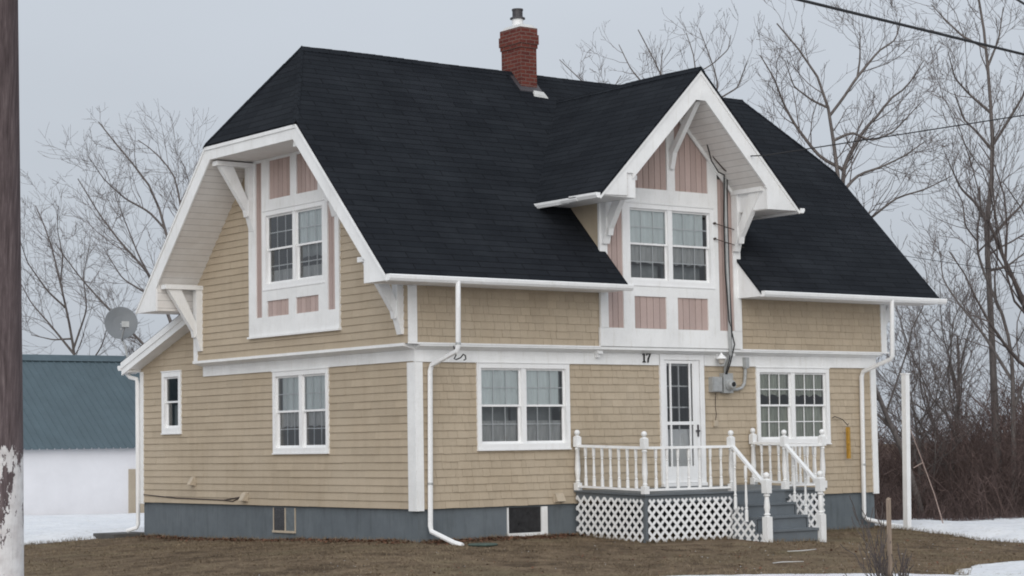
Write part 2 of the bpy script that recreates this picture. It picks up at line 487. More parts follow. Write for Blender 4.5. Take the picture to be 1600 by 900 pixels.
def snow_patch(poly, depth, step, ragged=.12):
    p = np.array(poly); x0, y0 = p.min(0) - .5; x1, y1 = p.max(0) + .5
    def zf(x, y):
        sd = poly_sd(x, y, poly) + ragged * wob(x, y)
        h = depth * np.clip(sd / .7, -.6, 1) ** 1 + .03 * np.clip(sd, 0, 1) * wob(x * .8, y * .8)
        return ground_z(x, y) + bumps(x, y) + np.where(sd > 0, np.maximum(h, .002), -.08) + .004
    o = grid_mesh('snow', np.arange(x0, x1, step), np.arange(y0, y1, step), zf, MT['snow'])
    return tag(o, kind='structure')
snow_patch([(-2.6, 10.35), (-1.45, 10.55), (-.7, 10.75), (-.1, 10.6), (1.0, 11), (12, 14), (20, 30), (20, 32.5), (-24, 32.5), (-20, 20), (-9, 10.6)], .16, .16)
snow_patch([(12.3, 1.4), (11.4, .3), (10.95, -1.35), (10.5, -2.7), (10.5, -4.2), (10.9, -8), (24, -6), (30, 2), (22, 7.2), (18, 8.6), (14, 4.5)], .12, .12, .2)
snow_patch([(2.5, -9.4), (3.1, -8.75), (4.2, -8.25), (5.5, -8.15), (8, -8.6), (9, -13), (3.2, -11.4)], .06, .06, .1)
snow_patch([(-.9, -6.45), (-.2, -6.75), (.9, -7.85), (1.9, -8.9), (2.2, -10), (1.0, -9.6), (-.6, -7.6)], .045, .05, .1)

# unseen snow over the verge, added to bounce light up onto walls and soffits
snow_patch([(-8.6, 1.6), (-1.75, -6.9), (1.2, -10.2), (4.4, -13.6), (9, -18), (40, -20), (40, -23.5), (-45, -23.5), (-45, 1.6)], .12, .35, .15)

# dormant lawn: short dead blades, uncountable
SNOW_EDGES = [[(-2.6, 10.35), (-1.45, 10.55), (-.7, 10.75)], [(11.4, .3), (10.95, -1.35), (10.5, -2.7), (10.5, -4.2), (10.9, -8)], [(2.5, -9.4), (3.1, -8.75), (4.2, -8.25), (5.5, -8.15), (8, -8.6)], [(-.9, -6.45), (-.2, -6.75), (.9, -7.85), (1.9, -8.9)]]
def make_grass():
    n = 125000
    x = RNG.uniform(-8.5, 12.5, n * 2); y = RNG.uniform(-12, 13, n * 2)
    ok = ~((x > -.02) & (x < W + .02) & (y > -.02) & (y < D2)) & ~((x > 3.3) & (x < 7.7) & (y > -2.8) & (y < 0))
    lat = (x + 19.42) * .797 + (y + 28.26) * -.604; dep = (x + 19.42) * .603 + (y + 28.26) * .794
    ok &= (np.abs(lat / dep) < .27) & (dep > 22.5)
    # thin out in bare muddy patches
    pat = .5 + .5 * np.sin(x * .9 + 1.5 * np.sin(y * .7)) * np.sin(y * 1.1 + x * .4)
    ok &= RNG.random(n * 2) < .35 + .65 * pat
    x = x[ok][:n]; y = y[ok][:n]; n = len(x)
    z = ground_z(x, y) + bumps(x, y) - .004
    h = RNG.uniform(.006, .034, n) * (1 + .9 * (RNG.random(n) < .05)); w = RNG.uniform(.004, .009, n)
    a = RNG.uniform(0, 2 * PI, n); b = RNG.uniform(0, 2 * PI, n); ln = RNG.uniform(.02, .075, n)
    # longer tufts the mower missed: along walls, porch and posts, and at the melting snow edges
    ex, ey = [], []
    def along(p, q, m_, s_):
        t = RNG.random(m_); ex.append(p[0] + (q[0] - p[0]) * t + RNG.normal(0, s_, m_)); ey.append(p[1] + (q[1] - p[1]) * t + RNG.normal(0, s_, m_))
    along((-.10, -.10), (-.10, 9.9), 1500, .05); along((0, -.10), (3.25, -.10), 700, .05); along((7.75, -.10), (11.2, -.10), 600, .05)
    along((3.30, -1.97), (5.3, -1.97), 500, .04); along((3.28, -1.9), (3.28, -.1), 350, .04); along((5.3, -2.82), (6.7, -2.82), 260, .05); along((11.0, -.8), (11.2, -.7), 80, .06)
    for pl in SNOW_EDGES:
        for p, q in zip(pl, pl[1:]): along(p, q, int(240 * math.hypot(q[0] - p[0], q[1] - p[1]) ** .8), .10)
    ex, ey = np.concatenate(ex), np.concatenate(ey); k = len(ex)
    x = np.concatenate([x, ex]); y = np.concatenate([y, ey]); z = np.concatenate([z, ground_z(ex, ey) + bumps(ex, ey) - .004])
    h = np.concatenate([h, RNG.uniform(.025, .10, k)]); w = np.concatenate([w, RNG.uniform(.003, .007, k)]); n += k
    a = RNG.uniform(0, 2 * PI, n); b = RNG.uniform(0, 2 * PI, n); ln = RNG.uniform(.02, .075, n)
    B = np.stack([x, y, z], -1)
    S = np.stack([np.cos(a) * w, np.sin(a) * w, 0 * w], -1)
    T = np.stack([np.cos(b) * ln, np.sin(b) * ln, h], -1)
    V = np.stack([B - S, B + S, B + T], 1).reshape(-1, 3)
    Q = np.arange(3 * n).reshape(n, 3)
    tint = np.clip(RNG.normal(.45, .24, n) + .22 * np.sin(x * .8 + 1.1 * np.sin(y * .9)) * np.sin(y * .7 + .4), 0, 1)
    tag(big_mesh('grass', V, Q, MT['blade'], tint), kind='stuff')
make_grass()
def make_litter():
    """dead leaves blown against the foundation"""
    n = 5200
    k = RNG.random(n)
    a = RNG.random(n); off = np.abs(RNG.normal(0, .22, n)) + .02
    left = k < .62
    x = np.where(left, -off, 3.3 * a); y = np.where(left, 9.6 * a, -off)
    far_ = RNG.random(n) < .18
    x = np.where(far_, RNG.uniform(-7, 10, n), x); y = np.where(far_, RNG.uniform(-9, -2.9, n), y)
    z = ground_z(x, y) + bumps(x, y) + RNG.uniform(.004, .03, n)
    sz = RNG.uniform(.012, .034, n); t = RNG.uniform(0, 6.28, n); tl = RNG.normal(0, .5, n)
    u = np.stack([np.cos(t), np.sin(t), tl * .5], -1) * sz[:, None]; v = np.stack([-np.sin(t) * .6, np.cos(t) * .6, tl * .4], -1) * sz[:, None]
    B = np.stack([x, y, z], -1)
    V = np.stack([B - u, B - v, B + u, B + v], 1).reshape(-1, 3)
    tag(big_mesh('dead_leaves', V, np.arange(4 * n).reshape(n, 4), MT['leaf'], np.clip(RNG.normal(.5, .28, n), 0, 1)), kind='stuff')
    n = 170
    x = RNG.uniform(-7, 10, n); y = RNG.uniform(-10, -1.5, n); ok = ~((x > 3.2) & (x < 7.8) & (y > -3)); x, y = x[ok], y[ok]; n = len(x)
    z = ground_z(x, y) + bumps(x, y) + .012; r = RNG.uniform(.005, .014, n)[:, None]
    B = np.stack([x, y, z], -1); e = np.array([[1, 0, 0], [0, 1, 0], [-1, 0, 0], [0, -1, 0], [0, 0, .6]])
    V = (B[:, None] + e[None] * r[:, None]).reshape(-1, 3); i = np.arange(n)[:, None] * 5
    Q = np.concatenate([i + np.array(q) for q in ((0, 1, 4), (1, 2, 4), (2, 3, 4), (3, 0, 4))])
    tag(big_mesh('snow_crumbs', V, Q, MT['snow']), kind='stuff')
make_litter()
# ==================================================================== HOUSE
HOUSE = thing('house', (0, 0, -.6), 'beige shingled two-storey house with black clipped-gable roof, white trim and pink gable panels', 'house')
RS = 1.0327                                   # roof slope (rise over run)
def roof_z(y):                                # top of the main roof
    return 3.827 + (min(y, 7.112 - y) + .837) * RS
ZC, YC0, YC1 = 6.69, 1.935, 5.177             # clipped gable
ZR, YR = 8.366, 3.556
XE0, XE1 = -1.11, 12.17                       # rake planes
DX, DZ, DE, DH = 5.53, 7.80, 5.38, 2.42       # dormer ridge x, ridge z, eave z, half width
DS = (DZ - DE) / DH
BX0, BX1, BY = 3.86, 7.25, -.17               # bay
GX = -.22; UY = -.145                         # upper wall planes

def frame(origin, u, n):
    o, u, n = Vector(origin), Vector(u), Vector(n)
    return lambda a, out, z: tuple(o + u * a + n * out + Vector((0, 0, z)))
FRONT = frame((0, 0, 0), (1, 0, 0), (0, -1, 0))
UFRONT = frame((0, UY, 0), (1, 0, 0), (0, -1, 0))
BAY = frame((0, BY, 0), (1, 0, 0), (0, -1, 0))
LEFT = frame((0, 0, 0), (0, 1, 0), (-1, 0, 0))
ULEFT = frame((GX, 0, 0), (0, 1, 0), (-1, 0, 0))
RIGHT = frame((W, 0, 0), (0, 1, 0), (1, 0, 0))
URIGHT = frame((W + .22, 0, 0), (0, 1, 0), (1, 0, 0))
REAR = frame((0, D2, 0), (1, 0, 0), (0, 1, 0))

def fbox(mb, F, a0, a1, o0, o1, z0, z1, tint=.5):
    mb.hexa([F(a0, o0, z0), F(a1, o0, z0), F(a1, o1, z0), F(a0, o1, z0), F(a0, o0, z1), F(a1, o0, z1), F(a1, o1, z1), F(a0, o1, z1)], tint)

def shingles(mb, F, lim, z0, z1, holes=(), pitch=.131, rough=1.0, wmin=.09, wmax=.30):
    """real shingle courses: tapered pieces, each with its own width, drop and tone. lim(z_low, z_high) -> interval"""
    nrow = int(math.ceil((z1 - z0) / pitch))
    for r in range(nrow):
        zb = z0 + r * pitch; zt = min(zb + pitch, z1)
        if zt - zb < .02: continue
        iv = lim(zb, zt)
        if iv is None or iv[1] - iv[0] < .02: continue
        segs = [(iv[0], iv[1], zb, zt)]
        for (h0, h1, k0, k1) in holes:
            new = []
            for (a0, a1, b0, b1) in segs:
                if h1 <= a0 or h0 >= a1 or k1 <= b0 or k0 >= b1: new.append((a0, a1, b0, b1)); continue
                if h0 > a0: new.append((a0, h0, b0, b1))
                if h1 < a1: new.append((h1, a1, b0, b1))
                m0, m1 = max(a0, h0), min(a1, h1)
                if k0 > b0 + .01: new.append((m0, m1, b0, k0))
                if k1 < b1 - .01: new.append((m0, m1, k1, b1))
            segs = new
        for (a0, a1, b0, b1) in segs:
            mb.poly([F(a0, .001, b0), F(a1, .001, b0), F(a1, .001, b1), F(a0, .001, b1)], .4)
            a = a0
            rowt = random.gauss(.5, .1)
            sag = random.uniform(-.003, .003)
            while a < a1 - .004:
                w = random.uniform(wmin, wmax) if rough > .5 else random.uniform(.35, .9)
                e = min(a + w, a1)
                if a1 - e < .04: e = a1
                d = random.uniform(-.004, .004) * rough + sag
                if random.random() < .04 * rough: d -= .006
                th = (.020 if rough > .5 else .023) + random.uniform(-.003, .004)
                g = .0019 if rough > .5 else .0006
                lo = b0 + d if b0 == zb else b0
                t = min(max(random.gauss(rowt, .2), 0), 1)
                top = b1 + .015 if b1 == zt and zt < z1 - .01 else b1
                mb.hexa([F(a + g, .001, lo), F(e - g, .001, lo), F(e - g, th, lo), F(a + g, th, lo),
                         F(a + g, .001, top), F(e - g, .001, top), F(e - g, .004, top), F(a + g, .004, top)], t)
                a = e

def gable_lim(y0, y1, top=ZC):
    def f(zb, zt):
        s = (zt + .06 - 3.827) / RS - .837
        a, b = max(y0, s), min(y1, 7.112 - s)
        return (a, b) if b > a and zb < top - .02 else None
    return f

# ---- openings (a0, a1, z0, z1) outer casing rectangles
W_FL = (1.24, 3.26, .975, 2.45); W_FR = (7.81, 9.77, .985, 2.435); W_LS = (2.69, 4.61, .965, 2.455)
W_SM = (8.18, 8.98, 1.39, 2.615); W_GB = (2.40, 4.53, 3.97, 5.41); W_BAY = (4.50, 6.63, 3.90, 5.38)
DOOR = (5.38, 6.46, .30, 2.45)
ins = lambda r, k=.04: (r[0] + k, r[1] - k, r[2] + k, r[3] - k)

m = MB()                                       # front wall, lower
shingles(m, FRONT, lambda a, b: (0.0, W), 0, 2.5, [ins(W_FL), ins(W_FR), (DOOR[0] + .04, DOOR[1] - .04, -.1, 2.6)])
m.build('wall', MT['siding'], HOUSE)
m = MB()                                       # front wall, upper, either side of the bay
shingles(m, UFRONT, lambda a, b: (GX, BX0 + .02), 2.76, 3.74)
m.build('wall', MT['siding'], HOUSE)
m = MB()
shingles(m, UFRONT, lambda a, b: (BX1 - .02, W + .22), 2.76, 3.74)
m.build('wall', MT['siding'], HOUSE)
m = MB()                                       # left wall, lower, with the lean-to end
def left_lim(zb, zt):
    if zt <= 2.86: return (0.0, D2)
    b = 7.577 + (3.68 - zt) / .3256
    return (7.15, min(b, D2)) if b > 7.2 else None
shingles(m, LEFT, left_lim, 0, 3.72, [ins(W_LS), ins(W_SM)], rough=.4)
m.build('wall', MT['siding'], HOUSE)
m = MB()                                       # left gable wall
shingles(m, ULEFT, gable_lim(UY, D + .145), 2.76, ZC - .05, [(1.97, 5.03, 3.13, 7)], rough=.4)
m.build('wall', MT['siding'], HOUSE)
m = MB()                                       # right end and rear
shingles(m, RIGHT, lambda a, b: (0.0, D2) if b < 2.8 else None, 0, 2.75, rough=.4)
m.build('wall', MT['siding'], HOUSE); m = MB()
shingles(m, URIGHT, gable_lim(UY, D + .145), 2.76, ZC - .05, rough=.4)
m.build('wall', MT['siding'], HOUSE); m = MB()
shingles(m, REAR, lambda a, b: (0.0, W), 0, 2.75, rough=.4)
m.build('wall', MT['siding'], HOUSE)
for X, s in ((BX0 + .05, -1), (BX1 - .05, 1)):      # dormer cheeks
    m = MB(); m.prism([(X, BY - .001, 3.9), (X, 1.2, 3.9), (X, 1.2, 5.5), (X, BY - .001, 5.5)], (.03 * s, 0, 0), .5)
    m.build('wall', MT['siding'], HOUSE)
m = MB()                                       # rooms behind the glass: floors and dark partitions
m.box(.05, W - .05, .06, D2 - .05, -.02, .02); m.box(.0, W, .05, D, 2.58, 2.70)
m.box(.08, W - .08, 2.5, 2.6, .02, 2.58); m.box(1.9, 2.0, 1.2, 6, 2.7, 5.6); m.box(2.0, 9, 2.4, 2.5, 2.7, 6)
m.build('interior_floor', MT['inside'], HOUSE)

m = MB()                                       # foundation
m.box(.035, W - .035, .03, D2 - .03, -1.6, -.004)
m.build('foundation', MT['found'], HOUSE)

# ---- roof
def slab(mb, pts, t=.055):
    mb.prism([(p[0], p[1], p[2] - t) for p in pts], (0, 0, t))
A0, A1 = (XE0, -.85), (XE1, -.85)
zA = 3.827 - .013 * RS
m = MB()
slab(m, [(XE0, -.85, zA), (BX0 + .13, -.85, zA), (BX0 + .13, .62, roof_z(.62)), (BX1 - .05, .62, roof_z(.62)), (BX1 - .05, -.85, zA),
         (XE1, -.85, zA), (XE1, YC0, ZC), (W, YR, ZR), (0, YR, ZR), (XE0, YC0, ZC)])
slab(m, [(XE1, 7.962, zA), (XE0, 7.962, zA), (XE0, YC1, ZC), (0, YR, ZR), (W, YR, ZR), (XE1, YC1, ZC)])
slab(m, [(XE0 - .02, YC0, ZC - .02), (0, YR, ZR), (XE0 - .02, YC1, ZC - .02)])
slab(m, [(XE1 + .02, YC0, ZC - .02), (W, YR, ZR), (XE1 + .02, YC1, ZC - .02)])
roof = m.build('roof', MT['roof'], HOUSE)
m = MB()                                       # ridge and hip caps, slightly uneven
def caps(p, q, n1, n2, wd=.13):
    p, q = Vector(p), Vector(q); Lh = (q - p).length; n = int(Lh / .16)
    n1, n2 = Vector(n1).normalized(), Vector(n2).normalized()
    for i in range(n):
        a, b = p.lerp(q, i / n), p.lerp(q, (i + 1.12) / n)
        up = Vector((0, 0, .004 + random.uniform(0, .003) + .006 * (1 + math.sin(i * .21) * math.sin(i * .083 + 1))))
        for d in (n1, n2):
            m.hexa([a + up * .3, b + up * .5, b + d * wd + up * .5, a + d * wd + up * .3,
                    a + up * 1.6, b + up * 1.9, b + d * wd + up * 1.7, a + d * wd + up * 1.4])
caps((0, YR, ZR), (W, YR, ZR), (0, -1, -RS), (0, 1, -RS))
for X, xr, s in ((XE0, 0, 1), (XE1, W, -1)):
    caps((X, YC0, ZC), (xr, YR, ZR), (0, -1, -RS), (-s, .35, -1.3), .11)
    caps((X, YC1, ZC), (xr, YR, ZR), (0, 1, -RS), (-s, -.35, -1.3), .11)
m.build('ridge_cap', MT['roof'], roof)
m = MB()                                       # dormer roof
yb = YR - (ZR - DZ) / RS; yv = -.837 + (DE - 3.827) / RS; yf = -1.18
slab(m, [(DX, yf, DZ), (DX, yb + .05, DZ), (DX - DH, yv + .1, DE), (DX - DH, yf, DE)])
slab(m, [(DX, yf, DZ), (DX, yb + .05, DZ), (DX + DH, yv + .1, DE), (DX + DH, yf, DE)])
droof = m.build('dormer_roof', MT['roof'], HOUSE)
m = MB(); caps((DX, yf, DZ), (DX, yb, DZ), (-1, 0, -DS), (1, 0, -DS)); m.build('ridge_cap', MT['roof'], droof)
m = MB()                                       # lean-to roof at the back
slab(m, [(-.30, 7.0, 3.94), (W + .3, 7.0, 3.94), (W + .3, 10.24, 2.886), (-.30, 10.24, 2.886)], .06)
m.build('lean_to_roof', MT['roof'], HOUSE)

# ---- gable overhang: soffit box and bargeboard
def gable_poly(dv_r, dv_l, drop, yin, notch=True):
    zo = lambda y: roof_z(y) - drop
    p = [(-.845, 3.72), (-.845, zo(-.845)), (YC0, ZC - drop - .005), (YC1, ZC - drop - .005), (7.957, zo(7.957)), (7.957, 3.72)]
    p += [(7.112 - yin[1], 3.72), (7.112 - yin[1], 4.15)]
    zi = 6.385
    yl = 7.112 - ((zi + dv_l - 3.827) / RS - .837); yr = (zi + dv_r - 3.827) / RS - .837
    p += [(7.112 - ((4.25 + dv_l - 3.827) / RS - .837), 4.25), (yl, zi), (yr, zi), ((4.134 + dv_r - 3.827) / RS - .837, 4.134), (yin[0], 4.10), (yin[0], 3.72)]
    return p
GP = gable_poly(.40, .46, .058, (-.23, .0))
for X, s in ((XE0, 1), (XE1, -1)):
    m = MB(); m.prism([(X + .03 * s, y, z) for y, z in GP], ((abs(XE0 - GX) - .035) * s, 0, 0))
    m.build('soffit', MT['soffit'], HOUSE)
    m = MB()
    m.prism([(X - .004 * s, y, z) for y, z in gable_poly(.425, .49, .056, (-.20, -.03))], (.032 * s, 0, 0))
    # thin shingle mould along the top of the bargeboard
    for (y0, z0), (y1, z1) in (((-.845, roof_z(-.845)), (YC0, ZC)), ((YC0, ZC), (YC1, ZC)), ((YC1, ZC), (7.957, roof_z(7.957)))):
        m.prism([(X - .024 * s, y0, z0 - .058), (X - .024 * s, y1, z1 - .058), (X - .024 * s, y1, z1 - .12), (X - .024 * s, y0, z0 - .12)], (.019 * s, 0, 0))
    m.build('bargeboard', MT['white'], HOUSE)
# main eaves, front (broken by the bay) and rear
for x0, x1 in ((XE0 + .035, BX0 + .12), (BX1 - .03, XE1 - .035)):
    m = MB(); m.prism([(x0, -.835, 3.725), (x0, -.835, 3.77), (x0, -.1, 4.52), (x0, -.1, 3.725)], (x1 - x0, 0, 0))
    m.build('soffit', MT['white2'], HOUSE)
m = MB()
m.prism([(GX + .1, 7.0, 3.725), (GX + .1, 7.0, 4.50), (GX + .1, 7.947, 3.765), (GX + .1, 7.947, 3.725)], (W, 0, 0))
m.build('soffit', MT['white2'], HOUSE)

# ---- dormer overhang
def dormer_poly(dv, drop, xi, flat):
    z = lambda x: DZ - abs(x - DX) * DS - drop
    e = DX - DH + .012; g = DX + DH - .012
    zi = lambda x: DZ - abs(x - DX) * DS - dv
    p = [(e, 5.345), (e, z(e)), (DX, DZ - drop), (g, z(g)), (g, 5.325), (xi[1], 5.315)]
    p += [(xi[1], 5.70), (xi[1] - .03, 5.72), (xi[1] - .03, zi(xi[1] - .03))]
    fx = (DZ - dv - flat) / DS
    p += [(DX + fx, flat), (DX - fx, flat), (xi[0] + .14, zi(xi[0] + .14)), (xi[0] + .14, 5.76), (xi[0], 5.76), (xi[0], 5.36)]
    return p
m = MB(); m.prism([(x, -1.12, z) for x, z in dormer_poly(.46, .06, (3.78, 7.17), 7.22)], (0, .96, 0))
m.build('soffit', MT['soffit'], HOUSE)
m = MB(); m.prism([(x, -1.15, z) for x, z in dormer_poly(.485, .058, (3.74, 7.13), 7.20)], (0, .032, 0))
for s in (-1, 1):
    p = [(DX, DZ - .06), (DX + s * (DH - .01), DE - .05), (DX + s * (DH - .01), DE - .115), (DX, DZ - .125)]
    m.prism([(x, -1.17, z) for x, z in p], (0, .021, 0))
m.box(DX - .006, DX + .0, -1.1535, -1.149, 7.2, 7.62)
m.build('bargeboard', MT['white'], HOUSE)
for x0, x1 in ((DX - DH + .02, BX0 + .1), (BX1 - .1, DX + DH - .02)):
    za, zb = DZ - abs(x0 - DX) * DS - .075, DZ - abs(x1 - DX) * DS - .075
    m = MB(); m.prism([(x0, -1.11, 5.33), (x1, -1.11, 5.33), (x1, -1.11, zb), (x0, -1.11, za)], (0, 1.75, 0))
    m.build('soffit', MT['white2'], HOUSE)       # dormer side eaves

# ---- lean-to bargeboard (double board) and eave
m = MB()
for (o0, o1, a, b) in ((-.335, -.30, .035, .165), (-.315, -.27, .15, .29)):
    m.prism([(o0, 7.12, 3.90 - a), (o0, 10.22, 2.892 - a), (o0, 10.22, 2.892 - b), (o0, 7.12, 3.90 - b)], (o1 - o0, 0, 0))
m.prism([(-.30, 7.2, 3.62), (-.30, 10.2, 2.65), (-.30, 10.2, 2.63), (-.30, 7.2, 3.60)], (.30, 0, 0))
m.box(-.29, W + .29, 9.95, 10.22, 2.66, 2.74)
m.build('bargeboard', MT['white'], HOUSE)

# ---- belt course: board, flared soffit and lip, on three sides
m = MB()
prof = [(.0, 2.455), (.045, 2.455), (.045, 2.655), (.15, 2.70), (.20, 2.715), (.20, 2.765), (.0, 2.765)]
m.prism([(-.045, -o, z) for o, z in prof], (DOOR[0] - .02 + .045, 0, 0))
m.prism([(DOOR[1] + .02, -o, z) for o, z in prof], (W + .045 - DOOR[1] - .02, 0, 0))
m.prism([(DOOR[0] - .02, -o, z) for o, z in [(.003, 2.62)] + [(p[0], max(p[1], 2.66)) for p in prof[2:-1]] + [(.003, 2.765)]], (DOOR[1] - DOOR[0] + .04, 0, 0))
profL = [(.0, 2.47), (.04, 2.47), (.04, 2.66), (.21, 2.70), (.27, 2.715), (.27, 2.765), (.0, 2.765)]
m.prism([(-o - .001, -.046, z + .0005) for o, z in profL], (0, 7.30, 0))
m.prism([(W + o + .001, -.046, z) for o, z in profL], (0, 7.20, 0))
m.build('belt_course', MT['white'], HOUSE)
m = MB()                                       # flashing joints in the lip
m.box(-.29, BX0 + .0, UY - .068, UY - .058, 2.745, 2.772); m.build('drip_edge', MT['white2'], HOUSE); m = MB(); m.box(BX1, W + .27, UY - .067, UY - .057, 2.745, 2.772)
m.build('drip_edge', MT['white2'], HOUSE)

# ---- corner boards
def cboard(pts):
    m = MB()
    for b in pts: m.box(*b)
    m.build('corner_board', MT['white'], HOUSE)
cboard([(-.04, .115, -.04, .0, -.03, 2.45), (-.04, 0, 0.0005, .20, -.03, 2.45)])
cboard([(W - .11, W + .04, -.04, 0, -.03, 2.45), (W, W + .04, .0005, .18, -.03, 2.45)])
cboard([(GX - .025, GX + .145, UY - .03, UY, 2.767, 3.72)])
cboard([(GX - .03, GX, 7.10, 7.252, 2.767, 4.12)])
cboard([(W + .085, W + .24, UY - .03, UY, 2.767, 3.72), (W + .22, W + .245, UY + .0005, .05, 2.767, 3.72)])
cboard([(-.03, .0, D2 - .12, D2 + .03, -.03, 2.66), (0.0005, .12, D2, D2 + .03, -.03, 2.66)])

# ---- windows
def win(F, rect, style, name='window', cw=.085, label=None, muntin=(3, 2), blinds=None, mo=0.0):
    """double-hung unit(s) with casing; style: number of units side by side"""
    a0, a1, z0, z1 = rect
    m = MB()
    fbox(m, F, a0, a0 + cw, -.07, .045, z0, z1); fbox(m, F, a1 - cw, a1, -.07, .045, z0, z1)
    fbox(m, F, a0 + cw, a1 - cw, -.07, .045, z1 - cw, z1); fbox(m, F, a0 + cw, a1 - cw, -.07, .05, z0, z0 + cw * 1.05)
    fbox(m, F, a0 - .012, a1 + .012, .0, .06, z1 + .001, z1 + .022)              # drip cap
    fbox(m, F, a0 - .008, a1 + .008, .0, .062, z0 - .024, z0 - .001)             # sill nose
    ws = []
    if style == 2:
        c = (a0 + a1) / 2; fbox(m, F, c - .05, c + .05, -.07, .03, z0 + cw, z1 - cw)
        ws = [(a0 + cw, c - .05), (c + .05, a1 - cw)]
    else: ws = [(a0 + cw, a1 - cw)]
    w = m.build(name, MT['white2'], HOUSE)
    if label: w['label'] = label
    zb, zt = z0 + cw * 1.05, z1 - cw; zm = (zb + zt) / 2 + .01
    for k, (b0, b1) in enumerate(ws):
        for up in (1, 0):
            s0, s1 = (zm - .02, zt) if up else (zb, zm + .02)
            o = -.004 if up else -.036
            m = MB(); r = .035
            fbox(m, F, b0, b0 + r, o - .03, o, s0, s1); fbox(m, F, b1 - r, b1, o - .03, o, s0, s1)
            fbox(m, F, b0 + r, b1 - r, o - .03, o, s1 - r, s1); fbox(m, F, b0 + r, b1 - r, o - .03, o, s0, s0 + r * (1.0 if up else 1.3))
            sash = m.build('sash', MT['white2'], w)
            g0, g1, h0, h1 = b0 + r - .004, b1 - r + .004, s0 + r - .004, s1 - r + .004
            m = MB(); q = [F(g0, o - .012, h0), F(g1, o - .012, h0), F(g1, o - .012, h1), F(g0, o - .012, h1)]
            nq = (Vector(q[1]) - Vector(q[0])).cross(Vector(q[3]) - Vector(q[0]))      # the pane must face outward
            m.poly(q if nq.dot(Vector(F(0, 1, 0)) - Vector(F(0, 0, 0))) > 0 else q[::-1])
            m.build('pane', MT['glass'], w)
            if muntin:
                m = MB(); nx, nz = muntin
                for i in range(1, nx):
                    x = g0 + (g1 - g0) * i / nx; fbox(m, F, x - .008, x + .008, o - .026 + mo, o - .015 + mo, h0, h1)
                for i in range(1, nz):
                    z = h0 + (h1 - h0) * i / nz; fbox(m, F, g0, g1, o - .025 + mo, o - .0145 + mo, z - .009, z + .009)
                m.build('muntin_grid', MT['white2'], w)
        if blinds: blinds(F, w, k, b0, b1, zb, zm, zt)
    return w

def cloth(F, w, a0, a1, z0, z1, mat, o=-.14, amp=.012, freq=9, scallop=0, ph=0):
    """hanging curtain with folds"""
    m = MB(); n = max(8, int((a1 - a0) / .018)); rows = 5
    for i in range(n):
        for r in range(rows):
            q = []
            for (ii, rr) in ((i, r), (i + 1, r), (i + 1, r + 1), (i, r + 1)):
                a = a0 + (a1 - a0) * ii / n; f = rr / rows
                zz = z1 + (z0 - z1) * f
                if scallop: zz += f * scallop * abs(math.sin((a - a0) * PI / .30 + ph))
                q.append(F(a, o + amp * math.sin(a * freq * 6.28 + ph + .6 * math.sin(f * 2)), zz))
            m.poly(q)
    return m.build('curtain', mat, w, smooth=True)

def bl_front(F, w, k, b0, b1, zb, zm, zt):
    cloth(F, w, b0 - .02, b1 - (.09 if k else -.02), zm + .0, zt + .03, MT['sheer'], -.058, .006, 5, ph=k)
    if k: cloth(F, w, b1 - .05, b1 + .02, zm - .1, zt + .03, MT['sheer2'], -.13, .02, 9)
    cloth(F, w, b0 - .02, b1 + .02, zb + .0, zb + .40, MT['net'], -.10, .008, 7, ph=2 + k)
    cloth(F, w, b0 - .02, b1 + .02, zb, zm, MT['sheer2'], -.40, .012, 5, ph=k)
def bl_left(F, w, k, b0, b1, zb, zm, zt):
    cloth(F, w, b0 - .02, b1 - (.10 if k else -.02), zm, zt + .03, MT['sheer'], -.062, .008, 6, ph=k)
    cloth(F, w, b0 - .02, b1 + .02, zm - .30, zm, MT['net'], -.10, .012, 6, scallop=.03, ph=k)
def bl_gable(F, w, k, b0, b1, zb, zm, zt):
    if k == 0:
        cloth(F, w, b0 - .02, b1 + .02, zm, zt + .03, MT['sheer'], -.062, .008, 6)
        cloth(F, w, b0 - .02, b1 + .02, zm - .24, zm, MT['sheer2'], -.11, .01, 6, scallop=.03)
    else:
        cloth(F, w, b0 - .02, b0 + .25, zm, zt + .03, MT['sheer2'], -.12, .02, 6)
    cloth(F, w, b0 - .02, b1 + .02, zb, zb + .26, MT['net'], -.12, .01, 6)
def bl_bay(F, w, k, b0, b1, zb, zm, zt):
    cloth(F, w, b0 - .02, b1 - (.10 if k else -.02), zm, zt + .03, MT['sheer'], -.058, .006, 5, ph=k)
    cloth(F, w, b0 - .02, b1 - (.04 if k else -.02), zm - .36, zm, MT['net'], -.085, .008, 7, scallop=.04, ph=k)
    cloth(F, w, b0 - .02, b1 + .02, zb, zb + .3, MT['sheer2'], -.30, .012, 5, ph=k)
def bl_right(F, w, k, b0, b1, zb, zm, zt):
    cloth(F, w, b0 - .02, b1 + .02, zm + .16, zt + .03, MT['curtain'], -.065, .014, 8, scallop=.05, ph=k)
    cloth(F, w, b0 - .02, b1 + .02, zb, zm + .0, MT['curtain'], -.095, .014, 7, ph=1 + k)
win(FRONT, W_FL, 2, blinds=bl_front)
win(FRONT, W_FR, 2, blinds=bl_right, mo=.018, label='double window with full grids and grey-green curtains')
win(LEFT, W_LS, 2, blinds=bl_left)
win(ULEFT, W_GB, 2, blinds=bl_gable)
win(BAY, W_BAY, 2, blinds=bl_bay)
win(LEFT, W_SM, 1, muntin=None, label='small single sash window without grids', cw=.10)
m = MB(); fbox(m, LEFT, 8.72, 8.86, -.2, -.19, 1.5, 1.95); m.build('curtain', MT['sheer2'], HOUSE)

